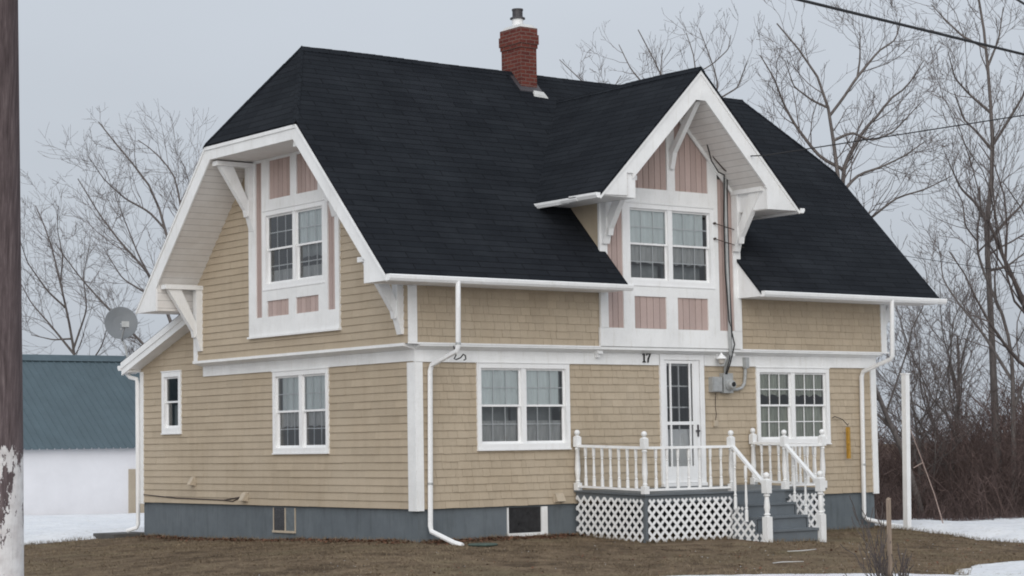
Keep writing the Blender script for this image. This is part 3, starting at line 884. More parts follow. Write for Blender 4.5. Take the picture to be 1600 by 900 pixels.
# ---- basement windows
def bwin(F, a0, a1, z0, z1, half):
    m = MB(); t = .07
    if half:
        fbox(m, F, a1 - .03, a1, -.1, -.016, z0 + .04, z1); c = a0 + (a1 - a0) * .44
        fbox(m, F, c - .018, c + .018, -.1, -.012, z0 + .04, z1); fbox(m, F, a0, a0 + .02, -.1, -.016, z0 + .04, z1)
        fbox(m, F, a0, a1, -.1, .005, z0, z0 + .04)
    else:
        fbox(m, F, a0, a0 + .02, -.1, .0, z0 + .06, z1); fbox(m, F, a1 - .13, a1, -.1, .012, z0 + .06, z1)
        fbox(m, F, a0, a1, -.1, .015, z0, z0 + .06)
    w = m.build('basement_window', MT['beigeplastic' if half else 'white'], HOUSE)
    m = MB()
    if half:
        fbox(m, F, a0 + .02, c - .018, -.09, -.02, z0 + .04, z1); m.build('pane', MT['netpane'], w); m = MB(); a0 = c
    fbox(m, F, a0 + .02, a1 - .03, -.09, -.02, z0 + .04, z1)
    m.build('pane', MT['blackglass'], w)
MT['netpane'] = mat_simple('grey_basement_glass', (.11, .13, .14), .3, .2, 12)
MT['blackglass'] = mat_simple('dark_basement_glass', (.022, .022, .024), .25, .5, 12)
bwin(FRONT, 1.88, 2.74, -.53, -.03, False)
bwin(LEFT, 3.94, 4.72, -.49, -.035, True)

# ---- door: frame, panelled inner door with glass, aluminium storm door standing before it
m = MB()
a0, a1, z0, z1 = DOOR
z0 = .30; z1 = 2.655
fbox(m, FRONT, a0, a0 + .10, -.10, .055, z0, z1); fbox(m, FRONT, a1 - .10, a1, -.10, .055, z0, z1)
fbox(m, FRONT, a0 + .10, a1 - .10, -.10, .055, z1 - .10, z1); fbox(m, FRONT, a0, a1, -.10, .09, z0 - .06, z0)
door_frame = m.build('door_frame', MT['white2'], HOUSE)
m = MB(); b0, b1 = a0 + .105, a1 - .105; y0, y1 = z0 + .005, z1 - .105
fbox(m, FRONT, b0, b1, -.085, -.05, y0, y0 + .98); fbox(m, FRONT, b0, b0 + .13, -.085, -.05, y0 + .98, y1)
fbox(m, FRONT, b1 - .13, b1, -.085, -.05, y0 + .98, y1); fbox(m, FRONT, b0 + .13, b1 - .13, -.085, -.05, y1 - .1, y1)
for i in range(1, 3): fbox(m, FRONT, b0 + .13, b1 - .13, -.08, -.055, y0 + .98 + i * .39, y0 + .98 + i * .39 + .025)
c = (b0 + b1) / 2; fbox(m, FRONT, c - .012, c + .012, -.081, -.054, y0 + .98, y1 - .1)
fbox(m, FRONT, b0 + .12, b0 + .40, -.05, -.042, y0 + .16, y0 + .85); fbox(m, FRONT, b1 - .40, b1 - .12, -.05, -.042, y0 + .16, y0 + .85)
door = m.build('door', MT['white2'], HOUSE)
m = MB(); m.poly([FRONT(b0, -.068, y0 + .98), FRONT(b1, -.068, y0 + .98), FRONT(b1, -.068, y1), FRONT(b0, -.068, y1)]); m.build('pane', MT['glass'], door)
m = MB(); s0, s1 = b0 + .01, b1 - .01
fbox(m, FRONT, s0, s0 + .05, .0, .035, y0, y1); fbox(m, FRONT, s1 - .16, s1, .0, .035, y0, y1)
fbox(m, FRONT, s0 + .05, s1 - .16, .0, .035, y0, y0 + .30); fbox(m, FRONT, s0 + .05, s1 - .16, .0, .035, y1 - .06, y1)
fbox(m, FRONT, s0 + .05, s1 - .16, .005, .03, y0 + 1.06, y0 + 1.12)
fbox(m, FRONT, s0 + .13, s0 + .165, .003, .033, y0 + .30, y1 - .06)
fbox(m, FRONT, s1 - .245, s1 - .21, .003, .033, y0 + .30, y1 - .06)
storm = m.build('storm_door', MT['white2'], HOUSE)
m = MB(); m.poly([FRONT(s0 + .05, .015, y0 + .3), FRONT(s1 - .16, .015, y0 + .3), FRONT(s1 - .16, .015, y1 - .06), FRONT(s0 + .05, .015, y1 - .06)]); m.build('pane', MT['glass'], storm)
m = MB(); fbox(m, FRONT, s1 - .075, s1 - .045, .035, .055, y0 + .84, y0 + 1.06); fbox(m, FRONT, s1 - .12, s1 - .03, .05, .07, y0 + .93, y0 + .96); m.build('handle', MT['darkmetal'], storm)

# ---- gable bay on the left: boards over pink panels
def boards(mb, F, a0, a1, z0, z1, w=.145):
    n = max(1, round((a1 - a0) / w)); w = (a1 - a0) / n
    for i in range(n):
        fbox(mb, F, a0 + i * w + .006, a0 + (i + 1) * w - .006, .004, .024, z0, z1, random.random())
m = MB(); fbox(m, ULEFT, 1.94, 5.04, -.03, .002, 3.12, 3.90); fbox(m, ULEFT, 1.94, 2.44, -.03, .002, 3.90, 6.3); fbox(m, ULEFT, 4.49, 5.04, -.03, .002, 3.90, 6.45)
fbox(m, ULEFT, 2.44, 4.49, -.03, .002, 5.37, 6.45)
m.build('panel_backing', MT['dark'], HOUSE)
m = MB()
boards(m, ULEFT, 4.57, 4.81, 3.46, 6.42, .14); boards(m, ULEFT, 2.06, 2.31, 3.46, 5.9, .14)
boards(m, ULEFT, 3.54, 4.32, 5.6, 6.42); boards(m, ULEFT, 2.6, 3.35, 5.6, 6.42)
boards(m, ULEFT, 3.62, 4.40, 3.44, 3.76); boards(m, ULEFT, 2.6, 3.39, 3.44, 3.76)
m.build('pink_panel', MT['pink'], HOUSE)
m = MB(); T = .05
B = lambda *r: fbox(m, ULEFT, r[0], r[1], 0.003, r[4] if len(r) > 4 else T, r[2], r[3])
B(4.80, 5.06, 3.46, 6.40); B(1.93, 2.065, 3.46, 5.6)
B(4.53, 4.58, 3.46, 6.42); B(2.30, 2.40, 3.46, 6.35); B(2.40, 4.53, 5.435, 5.62); B(2.40, 4.53, 3.75, 3.945)
B(4.31, 4.53, 5.62, 6.42); B(3.34, 3.55, 5.62, 6.42); B(2.40, 2.61, 5.62, 6.35)
B(4.40, 4.53, 3.46, 3.75); B(3.38, 3.63, 3.46, 3.75); B(2.40, 2.61, 3.46, 3.75)
B(1.93, 5.06, 3.12, 3.46); B(1.91, 5.08, 3.085, 3.12, .085); B(2.0, 5.0, 6.34, 6.44, .044)
m.build('panel_frame', MT['white'], HOUSE)

# ---- front bay
m = MB(); F = BAY
k0, k1 = BX0 + .09, BX1 - .09
fbox(m, F, k0, k1, -.10, .002, 2.78, 3.95); fbox(m, F, k0, 4.54, -.10, .002, 3.95, 5.35); fbox(m, F, 6.59, k1, -.10, .002, 3.95, 5.35)
m.prism([F(k0, -.1, 5.351), F(k1, -.1, 5.351), F(k1, -.1, 5.9), F(DX, -.1, 7.6), F(k0, -.1, 5.9)], (0, -.102, 0))
m.build('panel_backing', MT['dark'], HOUSE)
m = MB()
boards(m, F, 4.03, 4.41, 3.10, 5.95, .13); boards(m, F, 6.73, 7.12, 3.10, 5.95, .13)
boards(m, F, 4.65, 5.43, 3.11, 3.69); boards(m, F, 5.69, 6.46, 3.11, 3.69)
def tri_boards(a0, a1):
    n = round((a1 - a0) / .145); w = (a1 - a0) / n
    for i in range(n):
        p0, p1 = a0 + i * w + .006, a0 + (i + 1) * w - .006
        zt = lambda a: DZ - abs(a - DX) * DS - .1
        m.prism([F(p0, .004, 5.62), F(p1, .004, 5.62), F(p1, .004, zt(p1)), F(p0, .004, zt(p0))], (0, -.02, 0), random.random())
tri_boards(4.65, 5.5); tri_boards(5.69, 6.52)
m.build('pink_panel', MT['pink'], HOUSE)
m = MB()
B = lambda *r: fbox(m, F, r[0], r[1], 0.003, r[4] if len(r) > 4 else T, r[2], r[3])
B(BX0, 4.04, 3.10, 6.0); B(7.11, 7.30, 3.10, 6.0); B(4.40, 4.50, 3.105, 6.2); B(6.63, 6.74, 3.105, 6.5); B(4.50, 6.63, 5.405, 5.66); B(4.50, 6.63, 3.69, 3.875)
B(4.50, 4.66, 5.66, 6.2); B(6.51, 6.63, 5.66, 6.5)
B(4.50, 4.655, 3.105, 3.69); B(6.455, 6.63, 3.105, 3.69); B(5.42, 5.695, 3.105, 3.69)
B(BX0 - .02, BX1 + .05, 2.772, 3.105); B(5.5, 5.69, 5.661, 7.3)
za_ = lambda x: DZ - (x - DX) * DS - .46
m.prism([F(5.70, .046, za_(5.70) + .02), F(7.10, .046, za_(7.10) + .02), F(7.10, .046, za_(7.10) - .09), F(5.70, .046, za_(5.70) - .09)], (0, -.03, 0))
m.build('panel_frame', MT['white'], HOUSE)
for X in (BX0 + .02, 7.10):
    m = MB(); m.box(X - .06, X + .06, -.16, -.047, 2.64, 2.70); m.box(X - .04, X + .04, -.11, -.047, 2.575, 2.6395)
    m.build('corbel', MT['white'], HOUSE)

# ---- knee braces
def brace(P, th=.15, arm=.82, h=1.18, name='bracket', low=0):
    """P(along, out, z): post, arm, plank brace with a small step; z = 0 at the arm's underside"""
    m = MB(); a, b = -th / 2, th / 2
    pr = lambda pts, s0, s1: m.prism([P(s0, o, z) for o, z in pts], tuple(Vector(P(s1, 0, 0)) - Vector(P(s0, 0, 0))))
    pr([(.0, -h), (.06, -h), (.15, -h + .30), (.15, .0), (.0, .0)], a, b)
    pr([(.0, .001), (arm, .001), (arm, .085), (.0, .085)], a - .02, b + .02)
    pr([(arm - .07, 0), (arm - .36, 0), (.151, -.62), (.151, -.92), (.185, -.92), (.21, -.80)], a + .02, b - .02)
    return m.build(name, MT['white'], HOUSE)
def gl(y0, z0): return lambda s, o, z: (GX - o, y0 + s, z0 + z)
brace(gl(6.98, 4.13)); brace(gl(.06, 4.09)); brace(gl(4.94, 6.27)); brace(gl(2.06, 6.27))
def gr(y0, z0): return lambda s, o, z: (W + .22 + o, y0 + s, z0 + z)
brace(gr(6.98, 4.13)); brace(gr(.06, 4.09))
def fb(x0, z0): return lambda s, o, z: (x0 + s, BY - .05 - o, z0 + z)
brace(fb(3.97, 5.66), h=1.06); brace(fb(7.17, 5.66), h=1.06)
m = MB(); P = fb(5.595, 0)
m.prism([P(-.05, 0, 6.10), P(-.05, .05, 6.05), P(-.05, .13, 6.35), P(-.05, .80, 7.20), P(-.05, .66, 7.22), P(-.05, 0, 6.35)], (.10, 0, 0))
m.prism([P(-.07, .0, 7.23), P(-.07, .86, 7.23), P(-.07, .86, 7.30), P(-.07, .0, 7.30)], (.14, 0, 0))
m.build('bracket', MT['white'], HOUSE)

# ---- gutters and downspouts
def gutter(x0, x1, y, z, mat='white2'):
    m = MB(); pr = [(0, 0), (-.075, .0), (-.105, .04), (-.115, .09), (-.10, .105), (0, .105)]
    m.prism([(x0, y + a, z + b) for a, b in pr], (x1 - x0, 0, 0))
    sx = x0 + 1.9
    while sx < x1 - .5:                          # slip joints
        m.prism([(sx, y + a * 1.03, z + b * 1.02 - .002) for a, b in pr[:5]] + [(sx, y - .09, z + .1075)], (.05, 0, 0)); sx += 2.6
    return m.build('gutter', MT[mat], HOUSE)
gutter(XE0 - .02, BX0 + .16, -.838, 3.715); gutter(BX1 - .04, XE1 + .08, -.838, 3.715)
m = MB()                                       # dormer side gutters: a short piece with an overlapping patched length
pr = [(0, 0), (-.075, 0), (-.11, .05), (-.11, .09), (0, .09)]
m.prism([(DX - DH + .01 + a, -1.17, DE - .06 + b - .04) for a, b in pr], (0, .75, 0))
m.prism([(DX - DH - .012 + a * .8, -.62, DE - .055 + b * .8 - .05) for a, b in pr], (0, .45, 0))
m.prism([(DX - DH + .012 + a * .6, -.3, DE - .075 + b - .04) for a, b in pr], (0, 1.0, 0))
m.build('gutter', MT['white2'], HOUSE)
m = MB(); m.prism([(DX + DH - a - .01, -1.2, DE - .1 + b) for a, b in pr], (0, 1.9, 0)); m.build('gutter', MT['white2'], HOUSE)
def spout(pts, r=.043, name='downspout', straps=()):
    m = MB(); m.tube(pts, r, 8)
    o = m.build(name, MT['white2'], HOUSE, smooth=True)
    for p in straps:
        m = MB(); m.lathe([(r + .004, -.02), (r + .004, .02)], p, 10); m.build('strap', MT['metal'], o)
    return o
spout([(.25, -.90, 3.76), (.235, -.90, 2.68), (.235, -.86, 2.60), (.24, -.13, 2.40), (.235, -.085, 2.30), (.20, -.085, -.28), (.205, -.11, -.37), (.30, -.62, -.545), (.34, -.80, -.585)], straps=[(.212, -.085, .42), (.237, -.90, 2.72)])
spout([(10.69, -.90, 3.76), (10.655, -.90, 2.66), (10.655, -.86, 2.60), (10.64, -.13, 2.38), (10.64, -.085, 2.28), (10.60, -.085, -.45), (10.64, -.10, -.52), (11.25, -.22, -.66), (11.65, -.30, -.71)], straps=[(10.62, -.085, .55)])
spout([(-.16, 10.30, 2.70), (-.16, 10.28, 2.64), (-.15, 10.15, 2.56), (-.08, 10.0, 2.52), (-.07, 9.985, 2.42), (-.07, 9.97, -.45), (-.09, 9.99, -.52), (-.25, 10.12, -.58)])
m = MB(); m.prism([(-.34, 10.225 - a * 1.05, 2.70 + b) for a, b in [(0, 0), (-.08, 0), (-.12, .05), (-.12, .1), (0, .1)]], (.0 + W + .6, 0, 0)); m.build('gutter', MT['white2'], HOUSE)

# ---- chimney
m = MB(); cx0, cx1, cy0, cy1 = 4.82, 5.21, 3.24, 3.87
m.box(cx0, cx1, cy0, cy1, 7.6, 8.83)
for k, (e, za, zb) in enumerate(((.018, 8.831, 8.91), (.036, 8.911, 9.10), (.018, 9.101, 9.235))): m.box(cx0 - e, cx1 + e, cy0 - e, cy1 + e, za, zb)
ch = m.build('chimney', MT['brick'], HOUSE)
m = MB(); m.hexa([(cx0 - .01, cy0 - .01, 9.236), (cx1 + .01, cy0 - .01, 9.236), (cx1 + .01, cy1 + .01, 9.236), (cx0 - .01, cy1 + .01, 9.236),
                  (cx0 + .06, cy0 + .06, 9.31), (cx1 - .06, cy0 + .06, 9.31), (cx1 - .06, cy1 - .06, 9.31), (cx0 + .06, cy1 - .06, 9.31)])
m.build('chimney_cap', MT['concrete'], ch)
m = MB(); c = (5.0, 3.56, 0); m.lathe([(.115, 9.30), (.115, 9.45)], c, 14); m.build('flue_pipe', MT['white2'], ch, smooth=True)
m = MB(); m.lathe([(.11, 9.451), (.155, 9.455), (.15, 9.48), (.105, 9.50), (.105, 9.62), (.115, 9.625), (.115, 9.655), (.09, 9.66)], c, 14); m.build('flue_cap', MT['darkmetal'], ch, smooth=True)
m = MB()
for x0, x1, y0 in ((cx0 - .10, cx1 + .07, cy0 - .10),):
    zz = roof_z(y0) + .02
    m.prism([(x0, y0, zz), (x0, cy0 + .3, zz + .41), (x0, cy0 + .3, zz + .20), (x0, y0, zz - .05)], (x1 - x0, 0, 0))
m.build('flashing', MT['darkmetal'], ch)
m = MB(); m.hexa([(4.98, 3.04, roof_z(3.04) + .005), (5.32, 3.02, roof_z(3.02) + .005), (5.30, 3.12, roof_z(3.12) + .005), (5.02, 3.13, roof_z(3.13) + .005),
                  (5.0, 3.05, roof_z(3.05) + .045), (5.29, 3.04, roof_z(3.04) + .04), (5.27, 3.11, roof_z(3.11) + .05), (5.04, 3.12, roof_z(3.12) + .055)])
m.build('flashing', MT['concrete'], ch)['label'] = 'pale cement patch at the chimney foot'

# ---- small fixtures that belong to the house walls
def vent(F, a, z, w, label):
    m = MB(); m.prism([F(a - w, .018, z - .09), F(a - w, .14, z - .07), F(a - w, .06, z + .07), F(a - w, .018, z + .07)],
                      tuple(Vector(F(2 * w, 0, 0)) - Vector(F(0, 0, 0))))
    fbox(m, F, a - w - .02, a + w + .02, .016, .03, z - .095, z + .085)
    o = m.build('wall_vent', MT['beigeplastic'])
    return tag(o, label, 'vent', 'beige wall vents low on the siding')
vent(LEFT, 7.69, .44, .06, 'small beige wall vent hood, the one nearer the rear corner downspout')
vent(LEFT, 5.66, .155, .075, 'beige wall vent with a dark cable running up to it')
vent(FRONT, 2.97, .12, .09, 'square beige wall vent between the basement window and porch lattice')

# ==================================================================== PORCH
PX0, PX1, PY = 3.36, 7.62, -1.90
SX0, SX1 = 5.36, 6.66
PORCH = thing('porch', (5.5, -.95, -.62), 'front porch with white turned railings, white lattice skirt and grey steps', 'porch')
dz = lambda y: .235 + .029 * y
m = MB(); nb = 13
for i in range(nb):                            # deck boards run along the wall
    ya, yb2 = -.03 + (PY - .05 + .03) * i / nb, -.03 + (PY - .05 + .03) * (i + 1) / nb
    ya, yb2 = ya - .004, yb2 + .004
    m.hexa([(PX0 - .04, yb2, dz(yb2) - .03), (PX1 + .04, yb2, dz(yb2) - .03), (PX1 + .04, ya, dz(ya) - .03), (PX0 - .04, ya, dz(ya) - .03),
            (PX0 - .04, yb2, dz(yb2)), (PX1 + .04, yb2, dz(yb2)), (PX1 + .04, ya, dz(ya)), (PX0 - .04, ya, dz(ya))])
m.build('deck', MT['deck'], PORCH)
m = MB()
m.box(PX0, PX1, PY, PY + .04, dz(PY) - .16, dz(PY) - .032)
for X in (PX0, PX1 - .04):
    m.prism([(X, PY + .041, dz(PY) - .16), (X, -.04, dz(0) - .16), (X, -.04, dz(0) - .033), (X, PY + .041, dz(PY) - .034)], (.04, 0, 0))
for X in (PX0 + .02, SX0 - .02, SX1 + .02, PX1 - .12):
    m.box(X, X + .09, PY + .045, PY + .135, -1.0, dz(PY) - .161)
m.box(PX0 - .016, PX0 + .04, PY - .014, PY + .05, -.75, dz(PY) - .161)
m.build('deck_frame', MT['deck'], PORCH)

# turned profiles (radius, height) for a unit of given length
def turned(mb, x, y, z, h, r, n=10):
    P = [(1.0, 0), (1.0, .20), (.62, .215), (.95, .235), (.95, .25), (.60, .27), (.86, .36), (.60, .62), (.52, .70), (.82, .715), (.82, .73), (.55, .745), (.95, .78), (.95, 1)]
    mb.lathe([(r * a, z + h * b) for a, b in P], (x, y, 0), n, rot=PI / n)
def post(x, y, z, h, s=.052, kind='railing_post'):
    m = MB()
    m.box(x - s, x + s, y - s, y + s, z, z + .13)
    zz = z + .13; k = h - .13 - .30
    m.lathe([(s * .98, zz), (s * .6, zz + .012), (s * .95, zz + .03), (s * .65, zz + .05), (s * .98, zz + k * .35), (s * .68, zz + k - .06), (s * .98, zz + k - .04), (s * .62, zz + k - .012), (s * .95, zz + k)], (x, y, 0), 12)
    b0 = z + h - .30
    m.box(x - s, x + s, y - s, y + s, b0 + .001, b0 + .17)
    m.hexa([(x - s, y - s, b0 + .171), (x + s, y - s, b0 + .171), (x + s, y + s, b0 + .171), (x - s, y + s, b0 + .171),
            (x - s * .5, y - s * .5, b0 + .195), (x + s * .5, y - s * .5, b0 + .195), (x + s * .5, y + s * .5, b0 + .195), (x - s * .5, y + s * .5, b0 + .195)])
    o = m.build(kind, MT['white'], PORCH, smooth=True)
    m = MB(); c = b0 + .25; R = s * .98
    m.lathe([(R * .45, c - .058), (R * .5, c - .048)] + [(R * math.cos(t), c + R * math.sin(t)) for t in np.linspace(-1.2, 1.35, 9)] + [(.003, c + R)], (x, y, 0), 12)
    m.build('finial', MT['white'], o, smooth=True)
    return o
def newel(x, y, z, h, s=.062):
    m = MB(); a = z + .50; b = z + h - .36; k = b - a
    m.box(x - s, x + s, y - s, y + s, z, a)
    m.lathe([(s, a), (s * .6, a + .015), (s * .95, a + .03), (s * .95, a + .045), (s * .62, a + .06), (s * .9, a + k * .4), (s * .6, b - .06), (s * .95, b - .045), (s * .95, b - .03), (s * .6, b - .012), (s, b)], (x, y, 0), 12)
    m.box(x - s, x + s, y - s, y + s, b + .001, b + .22)
    m.hexa([(x - s, y - s, b + .221), (x + s, y - s, b + .221), (x + s, y + s, b + .221), (x - s, y + s, b + .221),
            (x - s * .5, y - s * .5, b + .25), (x + s * .5, y - s * .5, b + .25), (x + s * .5, y + s * .5, b + .25), (x - s * .5, y + s * .5, b + .25)])
    o = m.build('newel_post', MT['white'], PORCH, smooth=True)
    m = MB(); c = b + .305; R = .055
    m.lathe([(R * .45, c - .06)] + [(R * math.cos(t), c + R * math.sin(t)) for t in np.linspace(-1.2, 1.35, 9)] + [(.003, c + R)], (x, y, 0), 12)
    m.build('finial', MT['white'], o, smooth=True)
for x, y in ((PX0, -.10), (PX0, PY), (SX0, PY), (SX1, PY), (PX1, PY), (PX1, -.10)):
    post(x, y, dz(y) + .001, 1.06)
RT = .80                                       # rail height
bm_ = MB(); turned(bm_, 0, 0, 0, RT - .16, .031, 8)
proto = bm_.build('baluster', MT['white'], None, smooth=True)
proto_used = [False]
def baluster(x, y, z, h):
    o = proto if not proto_used[0] else proto.copy()
    if proto_used[0]: COL.objects.link(o)
    proto_used[0] = True
    o.parent = PORCH
    o.location = Vector((x, y, z)) - PORCH.location
    o.scale = (1, 1, h / (RT - .16))
def railing(p, q, n):
    p, q = Vector(p), Vector(q); d = (q - p).normalized(); s = Vector((-d.y, d.x, 0))
    for z, hw, hh, nm in ((RT, .042, .045, 'handrail'), (.085, .032, .035, 'bottom_rail')):
        m = MB(); a = p + d * .05; b = q - d * .05; za, zb = dz(a.y) + z, dz(b.y) + z
        V = lambda c, sgn, zz: (c.x + s.x * hw * sgn, c.y + s.y * hw * sgn, zz)
        m.hexa([V(a, -1, za - hh), V(b, -1, zb - hh), V(b, 1, zb - hh), V(a, 1, za - hh), V(a, -.8, za), V(b, -.8, zb), V(b, .8, zb), V(a, .8, za)])
        m.build(nm, MT['white'], PORCH)
    for i in range(n):
        c = p.lerp(q, (i + 1) / (n + 1))
        baluster(c.x, c.y, dz(c.y) + .086, RT - .13)
railing((PX0, -.10, 0), (PX0, PY, 0), 7)
railing((PX0, PY, 0), (SX0, PY, 0), 7)
railing((SX1, PY, 0), (PX1, PY, 0), 4)
railing((PX1, -.10, 0), (PX1, PY, 0), 7)
# steps
GZ = -.70; NY = -2.74; top = dz(PY)
rise = (top - GZ) / 4; run = .28
for i in range(3):
    z = top - rise * (i + 1); y1 = PY - run * i; y0 = y1 - run
    m = MB(); m.box(SX0 + .045, SX1 - .045, y0 - .03, y1 + .0, z - .04, z); m.box(SX0 + .07, SX1 - .07, y0 + .0, y0 + .02, max(z - rise, GZ - .1) + .0, z - .041)
    m.build('step', MT['deck'], PORCH)
m = MB(); m.box(SX0 + .045, SX1 - .045, PY - .03, PY - .002, top - rise, top - .032); m.build('riser', MT['deck'], PORCH)
for X in (SX0 - .0, SX1 - .045):
    pts = [(PY, top - .04), (PY, GZ - .1), (NY + .02, GZ - .1), (NY + .02, top - rise * 3 - .045)]
    for i in (2, 1):
        pts += [(PY - run * i, top - rise * (i + 1) - .045), (PY - run * i, top - rise * i - .045)]
    pts += [(PY - .001, top - rise - .045)]
    m = MB(); m.prism([(X, y, z) for y, z in pts], (.04, 0, 0)); m.build('stringer', MT['deck'], PORCH)
for X in (SX0, SX1):
    newel(X, NY - .02, GZ - .05, 1.26)
    m = MB(); a = (PY - .05, dz(PY) + .80); b = (NY + .03, GZ + 1.03)
    m.prism([(X - .04, a[0], a[1]), (X - .04, b[0], b[1]), (X - .04, b[0], b[1] - .055), (X - .04, a[0], a[1] - .055)], (.08, 0, 0))
    m.build('handrail', MT['white'], PORCH)
    for i in range(2):
        y = PY - .16 - .27 * i; f = (y - a[0]) / (b[0] - a[0]); zt = a[1] + (b[1] - a[1]) * f - .05
        zb2 = top - rise * (i + 1)
        baluster(X - .075 if X < 6 else X + .07, y, zb2 - .08, zt - zb2 + .10)
# lattice skirts
def lattice(P, poly, per=.184, w=.048):
    m = MB()
    pts = [Vector(p) for p in poly]
    for layer, sg in ((0, 1), (1, -1)):
        d = Vector((1, sg)).normalized(); nrm = Vector((-d.y, d.x))
        vals = [p.dot(nrm) for p in pts]; k = math.floor(min(vals) / (per * .7071))
        while k * per * .7071 < max(vals):
            c = k * per * .7071 + .01; k += 1; ts = []
            for i in range(len(pts)):
                a, b = pts[i], pts[(i + 1) % len(pts)]
                da, db = a.dot(nrm) - c, b.dot(nrm) - c
                if (da > 0) != (db > 0): ts.append(a.lerp(b, da / (da - db)).dot(d))
            ts.sort()
            for t0, t1 in zip(ts[::2], ts[1::2]):
                if t1 - t0 < .02: continue
                q = [d * t0 + nrm * (c - w / 2), d * t1 + nrm * (c - w / 2), d * t1 + nrm * (c + w / 2), d * t0 + nrm * (c + w / 2)]
                o0, o1 = layer * .0065, layer * .0065 + .006
                m.hexa([P(v.x, o0, v.y) for v in q] + [P(v.x, o1, v.y) for v in q])
    return m.build('lattice', MT['white2'], PORCH)
lz = dz(PY) - .10
lattice(lambda a, o, z: (a, PY - .004 - o, z), [(PX0 + .045, -.655), (SX0 - .02, -.665), (SX0 - .02, lz), (PX0 + .045, lz)])
lattice(lambda a, o, z: (PX0 - .004 - o, a, z), [(PY + .055, -.655), (-.06, -.565), (-.06, lz + .05), (PY + .055, lz)])
lattice(lambda a, o, z: (a, PY - .004 - o, z), [(SX1 + .02, -.70), (PX1, -.71), (PX1, lz), (SX1 + .02, lz)])
lattice(lambda a, o, z: (PX1 + .004 + o, a, z), [(PY, -.71), (-.06, -.66), (-.06, lz + .05), (PY, lz)])
lattice(lambda a, o, z: (SX0 - .008 - o, a, z), [(PY, -.66), (NY + .05, -.69), (NY + .05, GZ + .14), (PY - 2 * run, GZ + .14), (PY - 2 * run, GZ + .36), (PY - run, GZ + .36), (PY - run, GZ + .60), (PY, GZ + .60)])

# ==================================================================== things on and around the house
t = thing('house_number', (5.04, -.052, 2.55), 'black house number 17 on the white band left of the door', 'house number')
def digit(pts, nm='digit'):
    m = MB(); m.prism([(x, -.053, z) for x, z in pts], (0, -.012, 0)); m.build(nm, MT['black'], t)
digit([(4.955, 2.50), (5.03, 2.50), (5.03, 2.518), (5.008, 2.523), (5.008, 2.675), (4.985, 2.675), (4.95, 2.650), (4.95, 2.635), (4.976, 2.642), (4.976, 2.523), (4.955, 2.518)])
digit([(5.065, 2.50), (5.10, 2.50), (5.108, 2.56), (5.155, 2.655), (5.155, 2.675), (5.047, 2.675), (5.047, 2.625), (5.060, 2.625), (5.066, 2.645), (5.12, 2.645), (5.078, 2.57)])

t = thing('wall_lamp', (6.79, -.06, 2.60), 'white cone-shaped porch lamp on the band right of the door', 'wall lamp')
m = MB(); m.lathe([(.105, 2.585), (.10, 2.60), (.02, 2.675), (.012, 2.70)], (6.79, -.18, 0), 12); m.build('lamp_shade', MT['white2'], t, smooth=True)
m = MB(); m.lathe([(.03, 2.48), (.055, 2.50), (.07, 2.584)], (6.79, -.18, 0), 12); m.build('lamp_glass', MT['lampglass'], t, smooth=True)
m = MB(); m.box(6.76, 6.82, -.09, -.047, 2.60, 2.68); m.tube([(6.79, -.08, 2.66), (6.79, -.18, 2.69)], .012, 6); m.build('lamp_arm', MT['white2'], t)

t = thing('electric_meter', (6.95, -.02, 2.1), 'grey electric meter box with round dial on the wall beside the door', 'meter')
m = MB(); m.box(6.60, 6.84, -.13, -.012, 1.97, 2.25); m.box(6.615, 6.825, -.145, -.131, 1.985, 2.235); m.build('breaker_box', MT['metal'], t)
m = MB(); m.box(6.88, 7.12, -.13, -.012, 1.95, 2.32); m.build('meter_base', MT['metal'], t)
m = MB(); m.lathe([(.105, .0), (.105, .03), (.09, .035), (.088, .09), (.07, .115), (.01, .12)], (7.02, -.131, 2.10), 18, axis='y'); m.build('meter_dial', MT['metal'], t, smooth=True)
m = MB(); m.lathe([(.045, .0), (.045, .01)], (7.02, -.252, 2.11), 12, axis='y'); m.build('dial_plate', MT['black'], t)
m = MB(); m.tube([(7.12, -.06, 2.02), (7.28, -.06, 2.02), (7.40, -.06, 2.05), (7.47, -.06, 2.13), (7.49, -.06, 2.24), (7.50, -.07, 2.42)], .03, 8); m.build('conduit', MT['metal'], t, smooth=True)
m = MB(); m.box(7.455, 7.545, -.13, -.047, 2.42, 2.62); m.build('conduit_head', MT['metal'], t)
m = MB(); m.tube([(7.0, -.06, 2.31), (6.98, -.07, 2.42), (6.97, -.24, 2.68), (6.93, -.27, 3.0), (6.91, -.26, 4.4), (6.90, -.26, 6.05)], .031, 8); m.build('conduit', MT['metal'], t, smooth=True)

t = thing('service_cable', (6.85, -.3, 2.3), 'looping black service cables hanging down the front bay to the meter', 'cable')
m = MB(); m.tube([(6.96, -.13, 2.30), (6.99, -.2, 2.5), (7.03, -.29, 2.85), (6.90, -.29, 3.3), (6.845, -.28, 4.2), (6.84, -.28, 5.2), (6.86, -.3, 5.95), (6.80, -.36, 6.02), (6.60, -.42, 6.05), (6.42, -.43, 6.25), (6.33, -.42, 6.55)], .013, 6)
m.build('cable', MT['cable'], t, smooth=True)
m = MB(); m.tube([(6.93, -.13, 2.30), (6.95, -.22, 2.55), (6.96, -.30, 3.1), (6.955, -.27, 4.0), (6.945, -.27, 5.4), (6.93, -.31, 6.0), (7.0, -.42, 6.08), (7.02, -.44, 6.25), (6.93, -.5, 6.32), (6.72, -.5, 6.36)], .011, 6)
m.build('cable', MT['cable'], t, smooth=True)
m = MB(); m.tube([(6.36, -.40, 6.62), (6.55, -.36, 6.32), (6.75, -.42, 6.10), (6.98, -.44, 6.02)], .014, 6); m.build('cable', MT['copper'], t, smooth=True)
